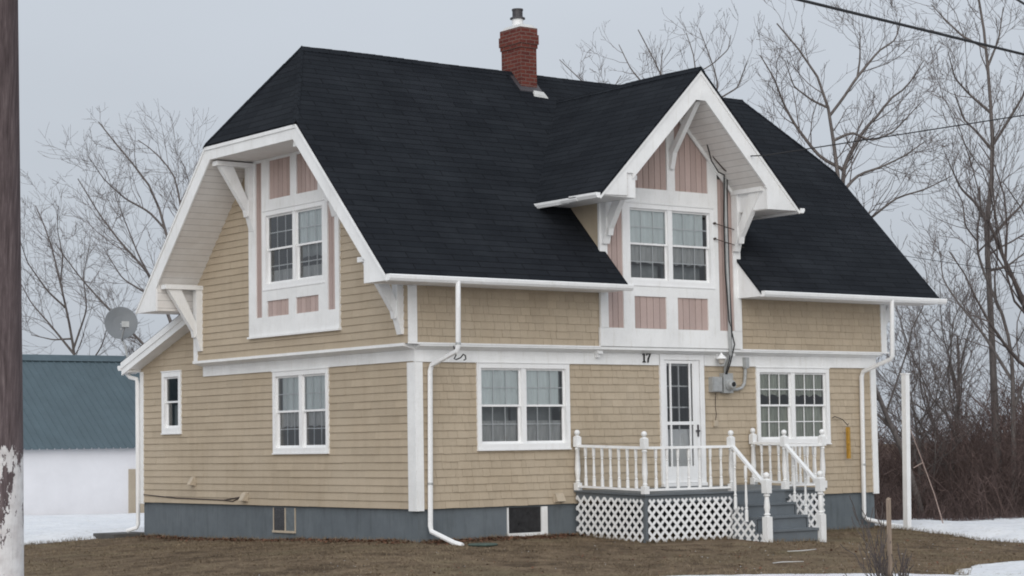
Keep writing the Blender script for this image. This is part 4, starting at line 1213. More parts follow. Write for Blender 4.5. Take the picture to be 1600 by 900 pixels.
for z in (5.06, 4.77):
    m = MB(); m.tube([(6.64, -.235, z + .05), (6.80, -.30, z), (7.1, -.28, z - .05), (7.40, -.22, z - .08)], .009, 6); m.tube([(6.64, -.21, z + .05), (6.64, -.26, z + .05)], .022, 8)
    m.build('tie_cable', MT['copper'], t)
m = MB(); m.lathe([(.02, 0), (.035, .02), (.035, .06), (.02, .08)], (6.36, -.36, 6.62), 10); m.build('insulator', MT['metal'], t, smooth=True)

def wire(name, pts, r, label, mat='cable'):
    m = MB(); P = []
    for i in range(len(pts) - 1):
        a, b = Vector(pts[i]), Vector(pts[i + 1])
        for k in range(16): P.append(a.lerp(b, k / 16))
    P.append(Vector(pts[-1]))
    m.tube(P, r, 6); return tag(m.build(name, MT[mat], None, smooth=True), label, 'wire')
wire('service_wire', [(6.702, -.45, 6.34), (6.753, -1.5, 6.239), (9.755, -5.0, 6.751), (13.2, -10.0, 7.55)], .012, 'thin overhead wire running from the dormer soffit out to the right')
d = Vector((-2.337 + 6.208, .585, 0)).normalized()
pA = Vector((-6.208, -15.253, 5.02))
wire('utility_cable', [(-14.5, -16.66, 5.06), tuple(pA), (-2.337, -14.667, 5.017), (18, -11.6, 5.1)], .0145, 'thick black cable crossing the sky at the top right corner')
wire('utility_cable', [(-14.5, -16.7, 5.75), (-5.134, -16.809, 4.861 + .02), (-4.667, -16.541, 4.932), (16, -6, 7)], .011, 'short stretch of black cable cutting the very top right corner')
wire('utility_cable', [(12.5, 10.4, 6.25), (21.934, 9.123, 5.975), (20.677, 3.873, 5.009), (22, -12, 5.0)][1:3] + [(19.6, -1.0, 4.6)], .008, 'faint thin wire strung between the bare trees beyond the right eave')

t = thing('satellite_dish', (-.05, 10.0, 2.95), 'round grey satellite dish standing on the lean-to roof edge', 'satellite dish')
dc = Vector((-.28, 10.30, 3.69)); dn = (Vector((-19.4, -28.3, 3.69)) - dc + Vector((5, 2, 9))).normalized()
dx_ = dn.cross(Vector((0, 0, 1))).normalized(); dy_ = dx_.cross(dn)
m = MB(); b = []; R0 = .335
for r, h in ((.02, -.055), (.16, -.042), (.26, -.02), (R0, .0), (R0 + .006, -.004), (.26, -.032), (.02, -.07)):
    b.append([dc + dn * h + (dx_ * math.cos(k * PI / 14) + dy_ * math.sin(k * PI / 14) * 1.03) * r for k in range(28)])
for i in range(len(b) - 1):
    for k in range(28): m.poly([b[i][k], b[i][(k + 1) % 28], b[i + 1][(k + 1) % 28], b[i + 1][k]])
m.build('dish', MT['dish'], t, smooth=True)
fp = dc + dn * .33 - dy_ * .14 - dx_ * .05
m = MB(); m.tube([dc - dy_ * .34 - dn * .04, dc - dy_ * .35 + dn * .08, fp], .018, 6); m.build('feed_arm', MT['metal'], t)
m = MB()
h8 = [fp + dx_ * a * .075 + dy_ * c * .06 + dn * e * .05 for e in (-1, 1) for a, c in ((-1, -1), (1, -1), (1, 1), (-1, 1))]
m.hexa(h8); m.build('feed_horn', MT['metal'], t)
m = MB(); m.tube([dc - dn * .06 - dy_ * .1, dc - dn * .10 - dy_ * .30, (-.235, 10.20, 3.22), (-.20, 10.14, 2.88)], .025, 8); m.lathe([(.07, 2.92), (.07, 2.95)], (-.20, 10.12, 0), 10); m.build('mast', MT['metal'], t)

t = thing('hanging_tube', (10.165, -.12, 1.35), 'slim ochre tube hanging from a bent wire arm beside the right front window', 'hanging ornament')
m = MB(); m.box(10.135, 10.195, -.16, -.10, .675, 1.29); m.build('tube', MT['yellow'], t)
m = MB(); m.tube([(9.83, -.03, 1.47), (9.86, -.08, 1.50), (10.02, -.13, 1.44), (10.155, -.13, 1.33), (10.19, -.13, 1.36)], .008, 6); m.tube([(10.165, -.13, 1.345), (10.165, -.13, 1.29)], .004, 5); m.build('arm', MT['black'], t)

t = thing('door_bell', (6.73, -.03, 1.50), 'small weathered bell box on the siding right of the door', 'door bell')
m = MB(); m.box(6.68, 6.78, -.06, -.016, 1.33, 1.44); m.build('box', MT['beigeplastic'], t)
m = MB(); m.tube([(6.76, -.03, 1.95), (6.75, -.026, 1.7), (6.77, -.026, 1.55), (6.73, -.04, 1.44)], .006, 5); m.build('wire', MT['copper'], t)

m = MB(); m.tube([(.62, -.235, 2.72), (.66, -.24, 2.56), (.62, -.24, 2.50), (.66, -.25, 2.49), (.74, -.26, 2.52), (.80, -.26, 2.58), (.84, -.26, 2.56), (.85, -.26, 2.50), (.81, -.26, 2.48)], .012, 6)
m.tube([(.64, -.05, 2.60), (.64, -.24, 2.60)], .012, 6)
tag(m.build('plant_hook', MT['black']), 'curly black iron plant hook on the band above the left front window', 'plant hook')
m = MB(); m.tube([(-.018, 9.9, .16), (-.022, 8.4, .10), (-.022, 7.3, .09), (-.022, 6.5, .08), (-.022, 6.1, .12), (-.022, 5.72, .16)], .012, 6)
m.tube([(-.022, 6.5, .08), (-.022, 6.15, .06), (-.022, 5.9, .13)], .010, 6)
tag(m.build('wall_cable', MT['copper'], None, smooth=True), 'dark cable sagging along the bottom of the left wall', 'cable')

m = MB(); m.lathe([(.24, 0), (.25, .02), (.23, .035), (.05, .04)], (.62, -.98, float(ground_z(.62, -.98)) - .005), 18)
tag(m.build('drain_grate', MT['drain'], None), 'round dull green drain lid in the grass below the left downspout', 'drain lid')
gz = float(ground_z(-.35, 10.0))
m = MB(); m.box(-.62, .30, 9.95, 10.9, gz - .1, gz + .07)
tag(m.build('splash_slab', MT['slab']), 'dark concrete slab beside the snow at the rear corner of the house', 'slab')
m = MB(); m.hexa([(11.2, -.34, -.74), (12.1, -.36, -.80), (12.1, -.14, -.80), (11.2, -.12, -.74), (11.2, -.34, -.64), (12.1, -.36, -.70), (12.1, -.14, -.70), (11.2, -.12, -.64)])
tag(m.build('splash_board', MT['white']), 'short white board on the ground at the right downspout outlet', 'board')

t = thing('clothes_pole', (11.11, -.75, -.75), 'tall square white post standing beyond the right house corner', 'post')
m = MB(); s = .056
m.hexa([(11.15 - s, -.70 - s, -.9), (11.15 + s, -.70 - s, -.9), (11.15 + s, -.70 + s, -.9), (11.15 - s, -.70 + s, -.9), (11.03 - s, -.88 - s, 2.30), (11.03 + s, -.88 - s, 2.30), (11.03 + s, -.88 + s, 2.30), (11.03 - s, -.88 + s, 2.30)])
m.build('post', MT['white'], t)
m = MB(); m.box(11.03 - .07, 11.03 + .07, -.95, -.81, 2.301, 2.325); m.build('cap', MT['white2'], t)
m = MB(); m.tube([(11.20, -.80, 1.26), (11.5, -.83, .60), (11.8, -.85, -.06), (12.04, -.86, -.70)], [.008, .010, .011, .013], 6); m.tube([(11.51, -.83, .57), (11.36, -.72, .47)], .010, 6)
tag(m.build('leaning_stick', MT['stick'], None), 'long forked wooden stick leaning on the tall white post', 'stick')
for pts, lab in (([(2.35, -5.95), (2.6, -5.9), (2.95, -6.0)], 'broken white twig lying on the lawn, the one nearer the house wall'), ([(4.0, -4.6), (4.35, -4.62), (4.75, -4.5)], 'pale stick lying on the lawn right in front of the porch steps')):
    m = MB(); m.tube([(x, y, float(ground_z(x, y)) + .03) for x, y in pts], [.006, .009, .005], 6)
    tag(m.build('fallen_twig', MT['concrete'], None), lab, 'twig', 'pale twigs on the lawn')

# ---- utility pole
t = thing('utility_pole', (-14.375, -16.51, -.82), 'dark weathered utility pole with flaking white paint low down', 'utility pole')
m = MB(); P = [(-14.345, -16.46, -1.0), (-14.379, -16.524, .3), (-14.406, -16.577, 1.065), (-14.52, -16.75, 3.745), (-14.68, -17.0, 7.6)]
PP = []; 
for i in range(4):
    for k in range(6): PP.append(Vector(P[i]).lerp(Vector(P[i + 1]), k / 6))
PP.append(Vector(P[4])); m.tube(PP, [  .128 - .0004 * i for i in range(len(PP))], 40)
m.build('pole', MT['pole'], t, smooth=True)

# ---- stake with sapling in front
gz = float(ground_z(-6.6, -16.5))
m = MB(); m.hexa([(-6.615, -16.505, gz - .15), (-6.585, -16.505, gz - .15), (-6.585, -16.475, gz - .15), (-6.615, -16.475, gz - .15),
                  (-6.635, -16.535, .53), (-6.607, -16.535, .545), (-6.607, -16.507, .555), (-6.635, -16.507, .54)])
tag(m.build('wooden_stake', MT['stake']), 'square raw wooden stake standing in the lawn at the front', 'stake')

# ==================================================================== trees
def grow(seed, H, r0, levels, lean=(0, 0), tilt=None, spread=1.0, limbs=9, first=.28, up=.35, twist=.16, limb=.55, nb=(7, 6, 4)):
    """returns lists of polylines per level: (points, radii)"""
    rg = random.Random(seed); out = [[] for _ in range(levels)]
    K = [9, 8, 6, 5, 4]
    def branch(p, d, Ln, r, lv):
        k = K[lv]; pts = [p.copy()]; rr = [r]; q = p.copy(); d = d.normalized()
        st = Ln / (k - 1); tw = twist * (.5 if lv == 0 else 1 + .18 * lv)
        for i in range(1, k):
            d = d + Vector((rg.gauss(0, tw), rg.gauss(0, tw), rg.gauss(0, tw * .6) + (up if lv else .05) * .35)) + Vector((lean[0], lean[1], 0)) * (.10 if lv else .03)
            d.normalize(); q = q + d * st; pts.append(q.copy())
            f = i / (k - 1); rr.append(max(r * (1 - f * (.68 if lv == 0 else .72)), .0048))
        out[lv].append((pts, rr))
        if lv + 1 >= levels: return
        n = limbs if lv == 0 else nb[lv - 1]
        if lv: n = max(2, int(n * (.65 + .55 * rg.random())))
        a0 = rg.random() * 6.28
        for j in range(n):
            f = first + (1 - first) * (j + rg.random() * .8) / n if lv == 0 else .15 + .83 * (j + rg.random()) / n
            f = min(f, .985); x = f * (k - 1); i0 = min(int(x), k - 2); c = pts[i0].lerp(pts[i0 + 1], x - i0)
            ax = (pts[i0 + 1] - pts[i0]).normalized()
            s = ax.orthogonal().normalized(); s = Matrix.Rotation(a0 + j * 2.4 + rg.uniform(-.5, .5), 3, ax) @ s
            an = (rg.uniform(.45, .90) if lv == 0 else rg.uniform(.40, .95)) * spread
            nd = ax * math.cos(an) + s * math.sin(an)
            rl = rr[i0] * (rg.uniform(.42, .66) if lv == 0 else rg.uniform(.40, .60))
            ln = Ln * limb * rg.uniform(.75, 1.15) * (1.15 - .4 * f) if lv == 0 else Ln * rg.uniform(.30, .58) * (1.12 - .45 * f)
            branch(c, nd, ln, max(rl, .0058), lv + 1)
    branch(Vector((0, 0, -.3)), Vector(((tilt or lean)[0] * .25, (tilt or lean)[1] * .25, 1)), H, r0, 0)
    return out
# skeletons of the trees that stand out, in metres: (sideways, height) along each main stem, radius at foot and tip
SK = {}
SK['spread'] = [
    ([(0.00, 0.00), (-0.04, 6.88), (-0.09, 9.29), (-0.24, 10.63), (-0.29, 11.46), (-0.38, 12.08), (-0.54, 12.55), (-0.92, 13.03), (-1.29, 13.58), (-1.77, 14.12)], 0.16, 0.02),
    ([(-0.27, 11.46), (0.16, 12.00), (0.53, 12.55), (0.94, 13.03), (1.25, 13.40), (1.74, 13.65), (1.88, 14.30)], 0.065, 0.015),
    ([(0.53, 12.55), (0.63, 13.09), (0.67, 13.89)], 0.035, 0.012),
    ([(-0.05, 8.51), (0.16, 10.14), (0.53, 10.63), (0.81, 11.17), (1.25, 11.53), (1.72, 12.18), (2.15, 12.36), (2.75, 13.27)], 0.09, 0.015),
    ([(-0.20, 10.01), (-0.81, 10.32), (-1.00, 10.55), (-1.47, 11.22), (-1.77, 11.82), (-1.96, 12.49), (-2.32, 13.13)], 0.07, 0.015),
    ([(-0.05, 8.87), (0.09, 9.41), (0.53, 9.83), (1.18, 10.01), (1.90, 10.32), (2.57, 10.77)], 0.06, 0.012),
    ([(-0.14, 9.59), (-0.60, 9.74), (-1.19, 10.23), (-1.77, 10.59), (-2.32, 11.04)], 0.05, 0.012),
    ([(-0.22, 10.59), (0.31, 10.86), (0.85, 10.59), (1.48, 10.86), (2.30, 11.77)], 0.045, 0.012),
    ([(-0.33, 11.77), (-0.78, 11.95), (-1.32, 12.31), (-1.59, 13.03)], 0.04, 0.012),
    ([(-0.04, 7.24), (0.40, 8.15), (1.30, 8.87), (2.03, 9.05), (2.75, 9.41)], 0.06, 0.012),
    ([(-0.04, 7.60), (-0.51, 8.51), (-1.05, 9.23), (-1.59, 9.78)], 0.05, 0.012),
]
SK['tall'] = [
    ([(0.00, 0.00), (-0.02, 3.06), (-0.07, 6.01), (-0.12, 7.29), (-0.07, 8.36), (0.12, 9.12), (0.19, 10.17), (0.12, 11.92), (0.03, 13.37), (-0.14, 14.60), (-0.28, 15.47)], 0.13, 0.025),
    ([(0.17, 10.05), (-0.28, 10.54), (-0.68, 10.89), (-0.98, 11.62)], 0.05, 0.012),
    ([(0.12, 11.10), (-0.49, 11.62), (-0.89, 12.06), (-1.07, 12.76)], 0.05, 0.012),
    ([(0.07, 13.02), (-0.54, 13.34), (-0.98, 13.81), (-1.33, 14.25)], 0.045, 0.012),
    ([(0.19, 10.19), (0.59, 10.92), (0.86, 11.45), (1.03, 12.32)], 0.06, 0.012),
    ([(-0.10, 7.43), (0.42, 8.04), (0.86, 8.48), (1.29, 9.35)], 0.06, 0.012),
    ([(0.09, 12.50), (0.42, 13.20), (0.59, 14.07)], 0.04, 0.012),
    ([(-0.09, 8.13), (-0.45, 8.65), (-0.89, 9.00), (-1.33, 9.79)], 0.06, 0.012),
    ([(-0.07, 6.73), (0.42, 6.82), (0.98, 7.25)], 0.05, 0.012),
]
SK['side'] = [
    ([(0.00, 0.00), (0.07, 4.25), (-0.12, 5.43), (-0.35, 5.83), (-0.51, 6.32), (-0.79, 6.98), (-0.76, 7.60), (-0.59, 8.17), (-0.64, 8.80)], 0.085, 0.02),
    ([(-0.35, 5.83), (-0.37, 6.44), (-0.27, 6.94), (-0.40, 7.62)], 0.035, 0.01),
    ([(-0.76, 7.11), (-0.37, 7.45), (-0.17, 7.79)], 0.03, 0.01),
    ([(-0.79, 7.37), (-1.05, 7.79), (-1.01, 8.46), (-1.21, 8.97)], 0.035, 0.01),
    ([(0.02, 3.57), (-0.54, 4.92), (-1.05, 5.76), (-1.38, 6.44), (-1.30, 7.28)], 0.06, 0.012),
    ([(0.02, 2.90), (0.64, 4.25), (0.81, 5.26), (0.64, 6.10)], 0.05, 0.012),
]
SK['wind'] = [
    ([(0.00, 0.00), (-0.04, 6.18), (-0.34, 8.88), (-0.63, 9.84), (-0.97, 11.33), (-1.64, 12.11), (-2.31, 12.90), (-3.01, 13.82)], 0.13, 0.02),
    ([(-0.11, 5.28), (-0.67, 7.30), (-1.19, 8.38), (-1.98, 9.28), (-2.67, 10.29), (-3.35, 11.55)], 0.08, 0.015),
    ([(-0.04, 6.63), (0.04, 8.88), (-0.18, 10.99), (-0.40, 12.00), (-1.19, 12.90), (-1.75, 13.26)], 0.08, 0.015),
    ([(-0.22, 4.38), (-1.57, 5.96), (-2.61, 7.12), (-3.46, 8.16), (-4.25, 9.39)], 0.07, 0.015),
    ([(-0.63, 9.84), (-1.12, 10.45), (-1.91, 10.90), (-2.58, 11.57), (-3.03, 12.36)], 0.05, 0.012),
    ([(0.00, 8.43), (0.34, 10.23), (0.22, 11.35), (-0.11, 12.36)], 0.05, 0.012),
    ([(-1.01, 7.98), (-1.46, 8.88), (-2.02, 10.45), (-2.25, 11.12)], 0.04, 0.012),
    ([(-0.45, 7.30), (-1.24, 7.75), (-2.02, 8.20), (-2.81, 9.33)], 0.045, 0.012),
]
SK['small'] = [
    ([(0.00, 0.00), (-0.07, 4.63), (-0.12, 5.74), (-0.36, 7.16), (-0.76, 8.85), (-1.07, 10.15), (-1.61, 11.36)], 0.1, 0.018),
    ([(-0.12, 5.74), (-1.02, 6.88), (-1.73, 7.71), (-2.21, 8.66)], 0.05, 0.012),
    ([(-0.14, 6.05), (0.40, 7.47), (0.28, 8.66), (0.57, 9.84)], 0.045, 0.012),
    ([(-0.43, 7.47), (-1.02, 8.07), (-1.66, 9.13), (-1.85, 10.08)], 0.045, 0.012),
    ([(-0.62, 8.42), (-0.43, 9.37), (-0.55, 10.32), (-0.43, 11.15)], 0.035, 0.01),
    ([(-0.07, 4.63), (1.00, 6.05), (1.35, 7.00)], 0.05, 0.012),
    ([(-0.19, 6.29), (-0.90, 6.29), (-1.73, 6.52)], 0.04, 0.012),
]
SK['behind'] = [
    ([(0.00, 0.00), (-0.04, 7.99), (-0.20, 11.99), (-0.40, 13.18), (-0.94, 14.22), (-1.30, 14.98)], 0.11, 0.015),
    ([(-0.10, 9.39), (0.40, 12.98), (0.54, 14.08), (0.26, 15.02)], 0.06, 0.012),
    ([(-0.06, 8.39), (0.90, 11.99), (1.26, 13.38), (0.90, 14.58), (0.70, 15.18)], 0.07, 0.012),
    ([(-0.20, 11.79), (-0.90, 12.98), (-1.50, 13.78), (-1.86, 14.68)], 0.05, 0.012),
    ([(-0.30, 12.59), (-0.60, 13.58), (-0.54, 14.38)], 0.04, 0.012),
    ([(0.50, 13.58), (1.10, 13.98), (1.60, 14.48), (1.70, 14.98)], 0.04, 0.012),
    ([(1.10, 12.78), (1.80, 13.18), (2.10, 13.98)], 0.04, 0.012),
]
SK['thin'] = [
    ([(0.00, 0.00), (0.06, 9.68), (-0.19, 12.19), (-0.68, 12.93), (-1.10, 13.31), (-1.45, 13.59), (-1.68, 13.86)], 0.09, 0.012),
    ([(-0.10, 11.80), (-0.39, 12.58), (-0.87, 12.81), (-1.35, 13.00)], 0.04, 0.01),
    ([(-0.17, 12.10), (0.00, 12.97), (0.19, 13.35)], 0.03, 0.01),
]

def grow_limbs(seed, limbs, up=.30, twist=.17, dens=1.0, levels=3, depth=.35, reach=1.0):
    """grows branches, twigs and fine twigs from given main stems; every stem also wanders in depth"""
    rg = random.Random(seed); out = [[] for _ in range(levels + 1)]
    K = [16, 7, 5, 4]
    lat, dpt = Vector((.797, -.604, 0)), Vector((.603, .794, 0))
    def sub(p, d, Ln, r, lv):
        k = K[lv]; pts = [p.copy()]; rr = [r]; q = p.copy(); d = d.normalized(); tw = twist * (1.05, 1.0, .9, .8)[lv]
        for i in range(1, k):
            d = d + Vector((rg.gauss(0, tw), rg.gauss(0, tw), rg.gauss(0, tw * .7) + up * .35)); d.normalize()
            q = q + d * (Ln / (k - 1)); pts.append(q.copy()); rr.append(max(r * (1 - .72 * i / (k - 1)), .0048))
        out[lv].append((pts, rr))
        if lv < levels:
            for j in range(max(2, int((5, 4, 2)[lv - 1] * (.7 + .6 * rg.random()) * dens))):
                f = .15 + .82 * rg.random(); x = f * (k - 1); i0 = min(int(x), k - 2); c = pts[i0].lerp(pts[i0 + 1], x - i0)
                ax = (pts[i0 + 1] - pts[i0]).normalized(); sd = Matrix.Rotation(rg.random() * 6.28, 3, ax) @ ax.orthogonal().normalized()
                an = rg.uniform(.45, 1.0)
                sub(c, ax * math.cos(an) + sd * math.sin(an), Ln * rg.uniform(.38, .70) * (1.1 - .4 * f), max(rr[i0] * rg.uniform(.45, .65), .0056), lv + 1)
    dep0 = {}
    for n, (P, ra, rb) in enumerate(limbs):
        w = rg.gauss(0, depth) if n else 0
        # a stem that starts on another keeps that place's depth
        base = dep0.get(min(dep0, key=lambda k: abs(k[0] - P[0][0]) + abs(k[1] - P[0][1])), 0) if dep0 else 0
        tot = max(P[-1][1] - P[0][1], .8); pts = []
        for i, (a, z) in enumerate(P):
            e = base + w * abs(z - P[0][1]) if n else .06 * math.sin(z * .9 + seed)
            dep0[(a, z)] = e
            pts.append(lat * a + dpt * e + Vector((0, 0, z)))
        # resample smoothly to ten points
        seg = [0]
        for a, b in zip(pts, pts[1:]): seg.append(seg[-1] + (b - a).length)
        Ls = seg[-1]; rs = []; rr = []
        for i in range(K[0]):
            t = Ls * i / (K[0] - 1); j = min(max(k for k in range(len(seg)) if seg[k] <= t + 1e-6), len(pts) - 2)
            rs.append(pts[j].lerp(pts[j + 1], (t - seg[j]) / (seg[j + 1] - seg[j]))); rr.append(ra + (rb - ra) * (i / (K[0] - 1)) ** .8)
        sm = [rs[0]] + [rs[i - 1] * .2 + rs[i] * .6 + rs[i + 1] * .2 for i in range(1, K[0] - 1)] + [rs[-1]]
        if n:                                   # root the stem inside the one it grows from
            best = None
            for qs, qr in out[0]:
                for i in range(K[0] - 1):
                    for t in (0, .25, .5, .75):
                        c = qs[i].lerp(qs[i + 1], t); e = (c - sm[0]).length
                        if best is None or e < best[0]: best = (e, c, qr[i])
            off_ = best[1] - sm[0]
            sm = [p + off_ * (1 - i / (K[0] - 1)) for i, p in enumerate(sm)]
            rr = [min(r, best[2] * (.85 - .2 * i / K[0])) for i, r in enumerate(rr)]
        out[0].append((sm, rr))
        nb = int((3.0 + Ls * 2.3) * dens) if n else int(10 * dens)
        for j in range(nb):
            f = (.22 if n else .42) + (.76 if n else .57) * (j + rg.random()) / nb; x = min(f, .985) * (K[0] - 1); i0 = min(int(x), K[0] - 2); c = sm[i0].lerp(sm[i0 + 1], x - i0)
            ax = (sm[i0 + 1] - sm[i0]).normalized(); sd = Matrix.Rotation(rg.random() * 6.28, 3, ax) @ ax.orthogonal().normalized()
            an = rg.uniform(.4, .95); ln = reach * rg.uniform(.8, 2.1) * (1.25 - .55 * f)
            sub(c, ax * math.cos(an) + sd * math.sin(an), ln, max(rr[i0] * rg.uniform(.28, .5), .009), 1)
    return out
def tree_meshes(kind=None, seed=0, levels=4, **kw):
    if kind:
        o = grow_limbs(seed, SK[kind], **kw); levels = len(o); groups = ((0,), tuple(range(1, levels)))
    else:
        o = grow(seed, levels=levels, **kw); groups = ((0, 1), tuple(range(2, levels)))
    res = []
    for grp, sides in zip(groups, (6, 3)):
        Vs, Qs, off = [], [], 0
        for lv in grp:
            if not o[lv]: continue
            P = np.array([[tuple(p) for p in a] for a, b in o[lv]]); R = np.array([b for a, b in o[lv]])
            V, Q = tubes_np(P, R, sides if lv else 8); Vs.append(V); Qs.append(Q + off); off += len(V)
        res.append((np.concatenate(Vs), np.concatenate(Qs)))
    return res
TREES = {}
def tree(key, x, y, label, rot=0, scale=1.0, bark='bark', **kw):
    z = float(ground_z(x, y))
    t = thing('bare_tree', (x, y, z), label, 'tree', 'leafless trees around the house'); t.rotation_euler = (0, 0, rot); t.scale = (scale,) * 3
    if key not in TREES:
        (Vt, Qt), (Vc, Qc) = tree_meshes(**kw)
        a = big_mesh('trunk', Vt, Qt, MT[bark], None, t); a.data.polygons.foreach_set('use_smooth', [True] * len(a.data.polygons))
        c = big_mesh('crown', Vc, Qc, MT['twig'], None, t); TREES[key] = (a, c)
    else:
        for s in TREES[key]:
            c = s.copy(); COL.objects.link(c); c.parent = t
    return t
Rv = Vector((.797, -.604))                      # to the right as seen from the road
tree('spread', 23.34, 12.32, 'wide spreading bare tree rising behind the right end of the roof', kind='spread', seed=3, up=.30, reach=1.2, dens=.9)
tree('tall', 25.04, 8.48, 'tall straight bare tree near the right edge, reaching past the top of the picture', kind='tall', seed=5, up=.34, reach=1.1, dens=.9)
tree('side', 23.78, 6.93, 'bare tree with a crooked stem curving left beside the tall straight tree', kind='side', seed=8, up=.30, reach=1.0)
tree('lean', 20.5, 7.1, 'bare tree with a stem leaning left just beyond the tall white post', seed=35, H=6.4, levels=5, r0=.095, limbs=9, spread=.9, up=.42, first=.45, limb=.7, lean=(-.45, .3), nb=(6, 5, 4))
tree('edge', 24.9, 5.6, 'dark bare tree cut off by the right edge of the picture', seed=58, H=8.5, levels=5, r0=.12, bark='bark2', limbs=9, spread=.85, up=.45, first=.3, limb=.7, nb=(7, 5, 4))
tree('mid', 28.62, 13.34, 'medium bare tree with an open vase-shaped crown, between the wide and the tall tree', seed=43, H=5.6, levels=5, r0=.10, limbs=9, spread=.9, up=.40, first=.3, limb=.8, nb=(7, 5, 4))
tree('brushy', 24.9, 9.9, 'low brushy bare tree whose crown fills the gap beyond the right eave', seed=64, H=4.2, levels=5, r0=.07, limbs=12, spread=1.05, up=.35, first=.12, limb=.9, nb=(7, 6, 4))
tree('brushy', 21.9, 8.6, 'slim dark bare tree seen just past the right corner downspout', rot=2.1, scale=.9)
tree('brushy', 27.6, 6.6, 'low tangled bare tree by the right edge, below the dark tree', rot=4.0, scale=1.05)
tree('behind', 22.9, 18.6, 'bare tree whose fine twigs show above the roof on both sides of the dormer peak', kind='behind', seed=13, up=.34, reach=.95, dens=.62)
tree('thin', 20.6, 19.06, 'bare branch tips poking above the ridge right of the chimney', kind='thin', seed=17, up=.30, reach=.8, dens=.8)
tree('wind', 14.9, 36.0, 'bare tree with branches swept to the left, beside the left gable', kind='wind', seed=21, up=.22, reach=1.4, dens=.9)
tree('small', 13.7, 41.97, 'bare tree rising behind the barn roof next to the utility pole', kind='small', seed=23, up=.26, reach=1.3, dens=.9)
tree('low', 17.4, 42.5, 'low bare tree behind the barn and the satellite dish', seed=93, H=5.2, levels=5, r0=.07, limbs=12, spread=.95, up=.32, first=.2, limb=.7, lean=(-.2, .15), twist=.15, nb=(7, 6, 4))

# sapling tied to the stake
t = thing('sapling', (-6.52, -16.5, float(ground_z(-6.52, -16.5))), 'leafless multi-stemmed sapling growing beside the wooden stake', 'sapling')
Vs, Qs, off = [], [], 0
for k in range(7):
    o = grow(200 + k, 1.12 - .08 * k, .0065, 3, lean=((k - 3) * .16, .02 * k), spread=.75, limbs=6, first=.35, up=.5, twist=.10)
    for lv in range(3):
        P = np.array([[tuple(p) for p in a] for a, b in o[lv]]); R = np.array([b for a, b in o[lv]]) * (.7 if lv else 1)
        P = P + np.array([.02 * (k - 3), .01 * k, .1])
        V, Q = tubes_np(P, R, 5); Vs.append(V); Qs.append(Q + off); off += len(V)
big_mesh('stems', np.concatenate(Vs), np.concatenate(Qs), MT['bark2'], None, t)

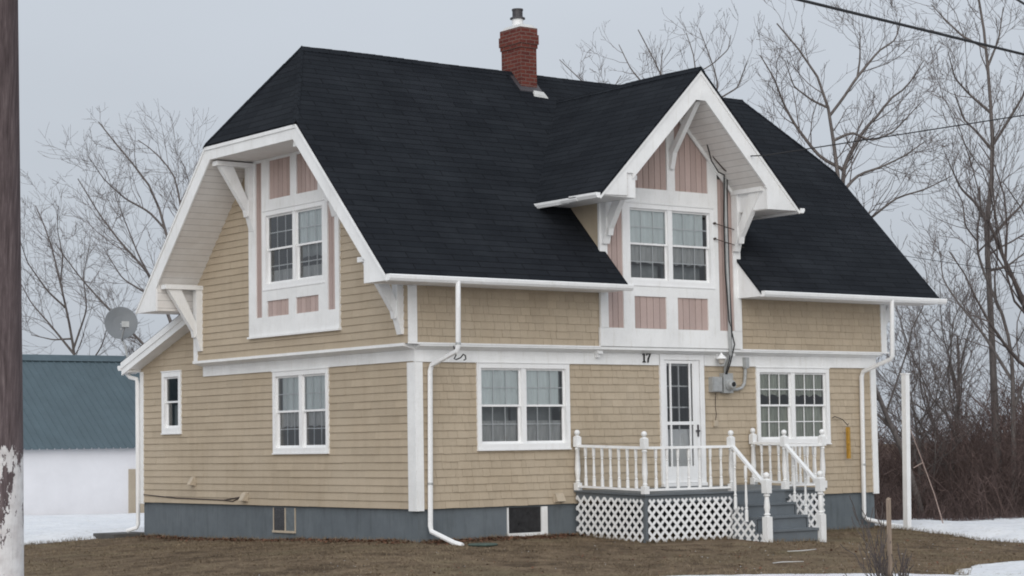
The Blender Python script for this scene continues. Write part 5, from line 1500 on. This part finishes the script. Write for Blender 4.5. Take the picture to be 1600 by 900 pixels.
# thicket: a mass of brush stems nobody could count
def thicket(name, n, region, hmin, hmax, r, ntw, seed):
    g = np.random.default_rng(seed)
    (l0, l1), (d0, d1) = region               # lateral and depth ranges from the road, in metres
    lat = g.uniform(l0, l1, n); dep = d0 + (d1 - d0) * g.random(n) ** 1.2
    x = -19.42 + .797 * lat + .603 * dep; y = -28.26 - .604 * lat + .794 * dep
    clump = .75 + .35 * np.sin(lat * .55 + 1.1) * np.sin(dep * .33 + lat * .21) + .12 * np.sin(lat * 2.3)
    rise_ = 1 + .55 * smst((lat / dep - .20) / .05)
    h = g.uniform(hmin, hmax, n) * clump * rise_ * (.45 + .55 * smst((dep - d0) / 6))
    K = 5; s = np.linspace(0, 1, K)
    dirx, diry = g.normal(0, .32, n), g.normal(0, .32, n)
    P = np.empty((n, K, 3)); cur = g.normal(0, .25, (n, 2))
    P[..., 0] = x[:, None] + (dirx[:, None] * s + cur[:, :1] * s ** 2) * h[:, None] + g.normal(0, .03, (n, K)) * s
    P[..., 1] = y[:, None] + (diry[:, None] * s + cur[:, 1:] * s ** 2) * h[:, None] + g.normal(0, .03, (n, K)) * s
    P[..., 2] = ground_z(x, y)[:, None] - .1 + h[:, None] * s * (1 - .15 * g.random((n, 1)) * s)
    R = (r * g.uniform(.6, 1.5, n))[:, None] * (1 - .7 * s)
    V1, Q1 = tubes_np(P, R, 3)
    tb = np.clip(g.normal(.45, .25, n), 0, 1)
    t1 = np.repeat(tb, (K - 1) * 3)
    # side twigs
    m_ = n * ntw; ii = np.repeat(np.arange(n), ntw); f = g.uniform(.2, .98, m_) * (K - 1); i0 = np.minimum(f.astype(int), K - 2); fr = (f - i0)[:, None]
    B = P[ii, i0] * (1 - fr) + P[ii, i0 + 1] * fr
    ln = g.uniform(.2, .75, m_) * np.clip(h[ii] * .4, .3, 1.2)
    dv = np.stack([g.normal(0, .75, m_), g.normal(0, .75, m_), g.uniform(.1, 1.1, m_)], -1); dv /= np.linalg.norm(dv, axis=1, keepdims=True)
    Pt = np.stack([B, B + dv * ln[:, None] * .5 + g.normal(0, .03, (m_, 3)), B + dv * ln[:, None] + np.array([0, 0, .1]) * ln[:, None]], 1)
    Rt = (r * .55 * g.uniform(.6, 1.2, m_))[:, None] * np.array([1, .7, .35])
    V2, Q2 = tubes_np(Pt, Rt, 3)
    o = big_mesh(name, np.concatenate([V1, V2]), np.concatenate([Q1, Q2 + len(V1)]), MT['brush'], np.concatenate([t1, np.repeat(tb[ii], 6)]))
    return tag(o, kind='stuff')
thicket('thicket', 5200, ((7.2, 26), (49.5, 70)), 1.6, 3.0, .013, 8, 5)
thicket('thicket', 2600, ((6, 40), (70, 96)), 2.6, 3.9, .026, 7, 6)
thicket('tall_weeds', 3800, ((7.6, 22), (48.3, 52.5)), .35, .95, .006, 4, 8)

# ==================================================================== barn
BN = thing('barn', (0, 36.6, -1.1), 'long low white barn with blue ribbed metal roof behind the house', 'barn')
bx0, bx1, by0, by1, bz0, bze, bzr = -16, 17, 32.61, 40.6, -1.4, 1.33, 4.30
m = MB()
m.box(bx0, bx1, by0, by1, bz0, bze)
for X in (bx0, bx1 - .12): m.prism([(X, by0, bze + .001), (X, by1, bze + .001), (X, 36.6, bzr - .06)], (.12, 0, 0))
m.build('wall', MT['barnwall'], BN)
m = MB(); n = 132; sl = (bzr - bze) / (36.6 - by0)
for s in (1, -1):
    ye = 36.6 - s * (36.6 - by0 + .25); ze_ = bze - .25 * sl
    for i in range(n):                          # corrugated sheet: flat pans with raised ribs
        x = bx0 - .3 + (bx1 - bx0 + .6) * i / n; w = (bx1 - bx0 + .6) / n
        for a, b, h in ((0, .74, 0), (.74, .80, None), (.80, .94, .035), (.94, 1, None)):
            h0 = h if h is not None else (0 if a < .8 else .035); h1 = h if h is not None else (.035 if a < .8 else 0)
            m.poly([(x + a * w, ye, ze_ + h0), (x + b * w, ye, ze_ + h1), (x + b * w, 36.6, bzr + h1), (x + a * w, 36.6, bzr + h0)])
m.build('roof', MT['barnroof'], BN)
m = MB(); m.prism([(bx0 - .32, 36.6 - .3, bzr - .16), (bx0 - .32, 36.6, bzr + .06), (bx0 - .32, 36.6 + .3, bzr - .16)], (bx1 - bx0 + .64, 0, 0)); m.build('ridge_cap', MT['barnroof'], BN)
m = MB(); m.box(11.05, 12.3, by0 - .05, by0, -1.2, .47); m.build('door_frame', MT['beige'], BN)
m = MB(); m.box(11.28, 12.1, by0 - .075, by0 - .051, -1.2, .30); m.build('door', MT['beige'], BN)
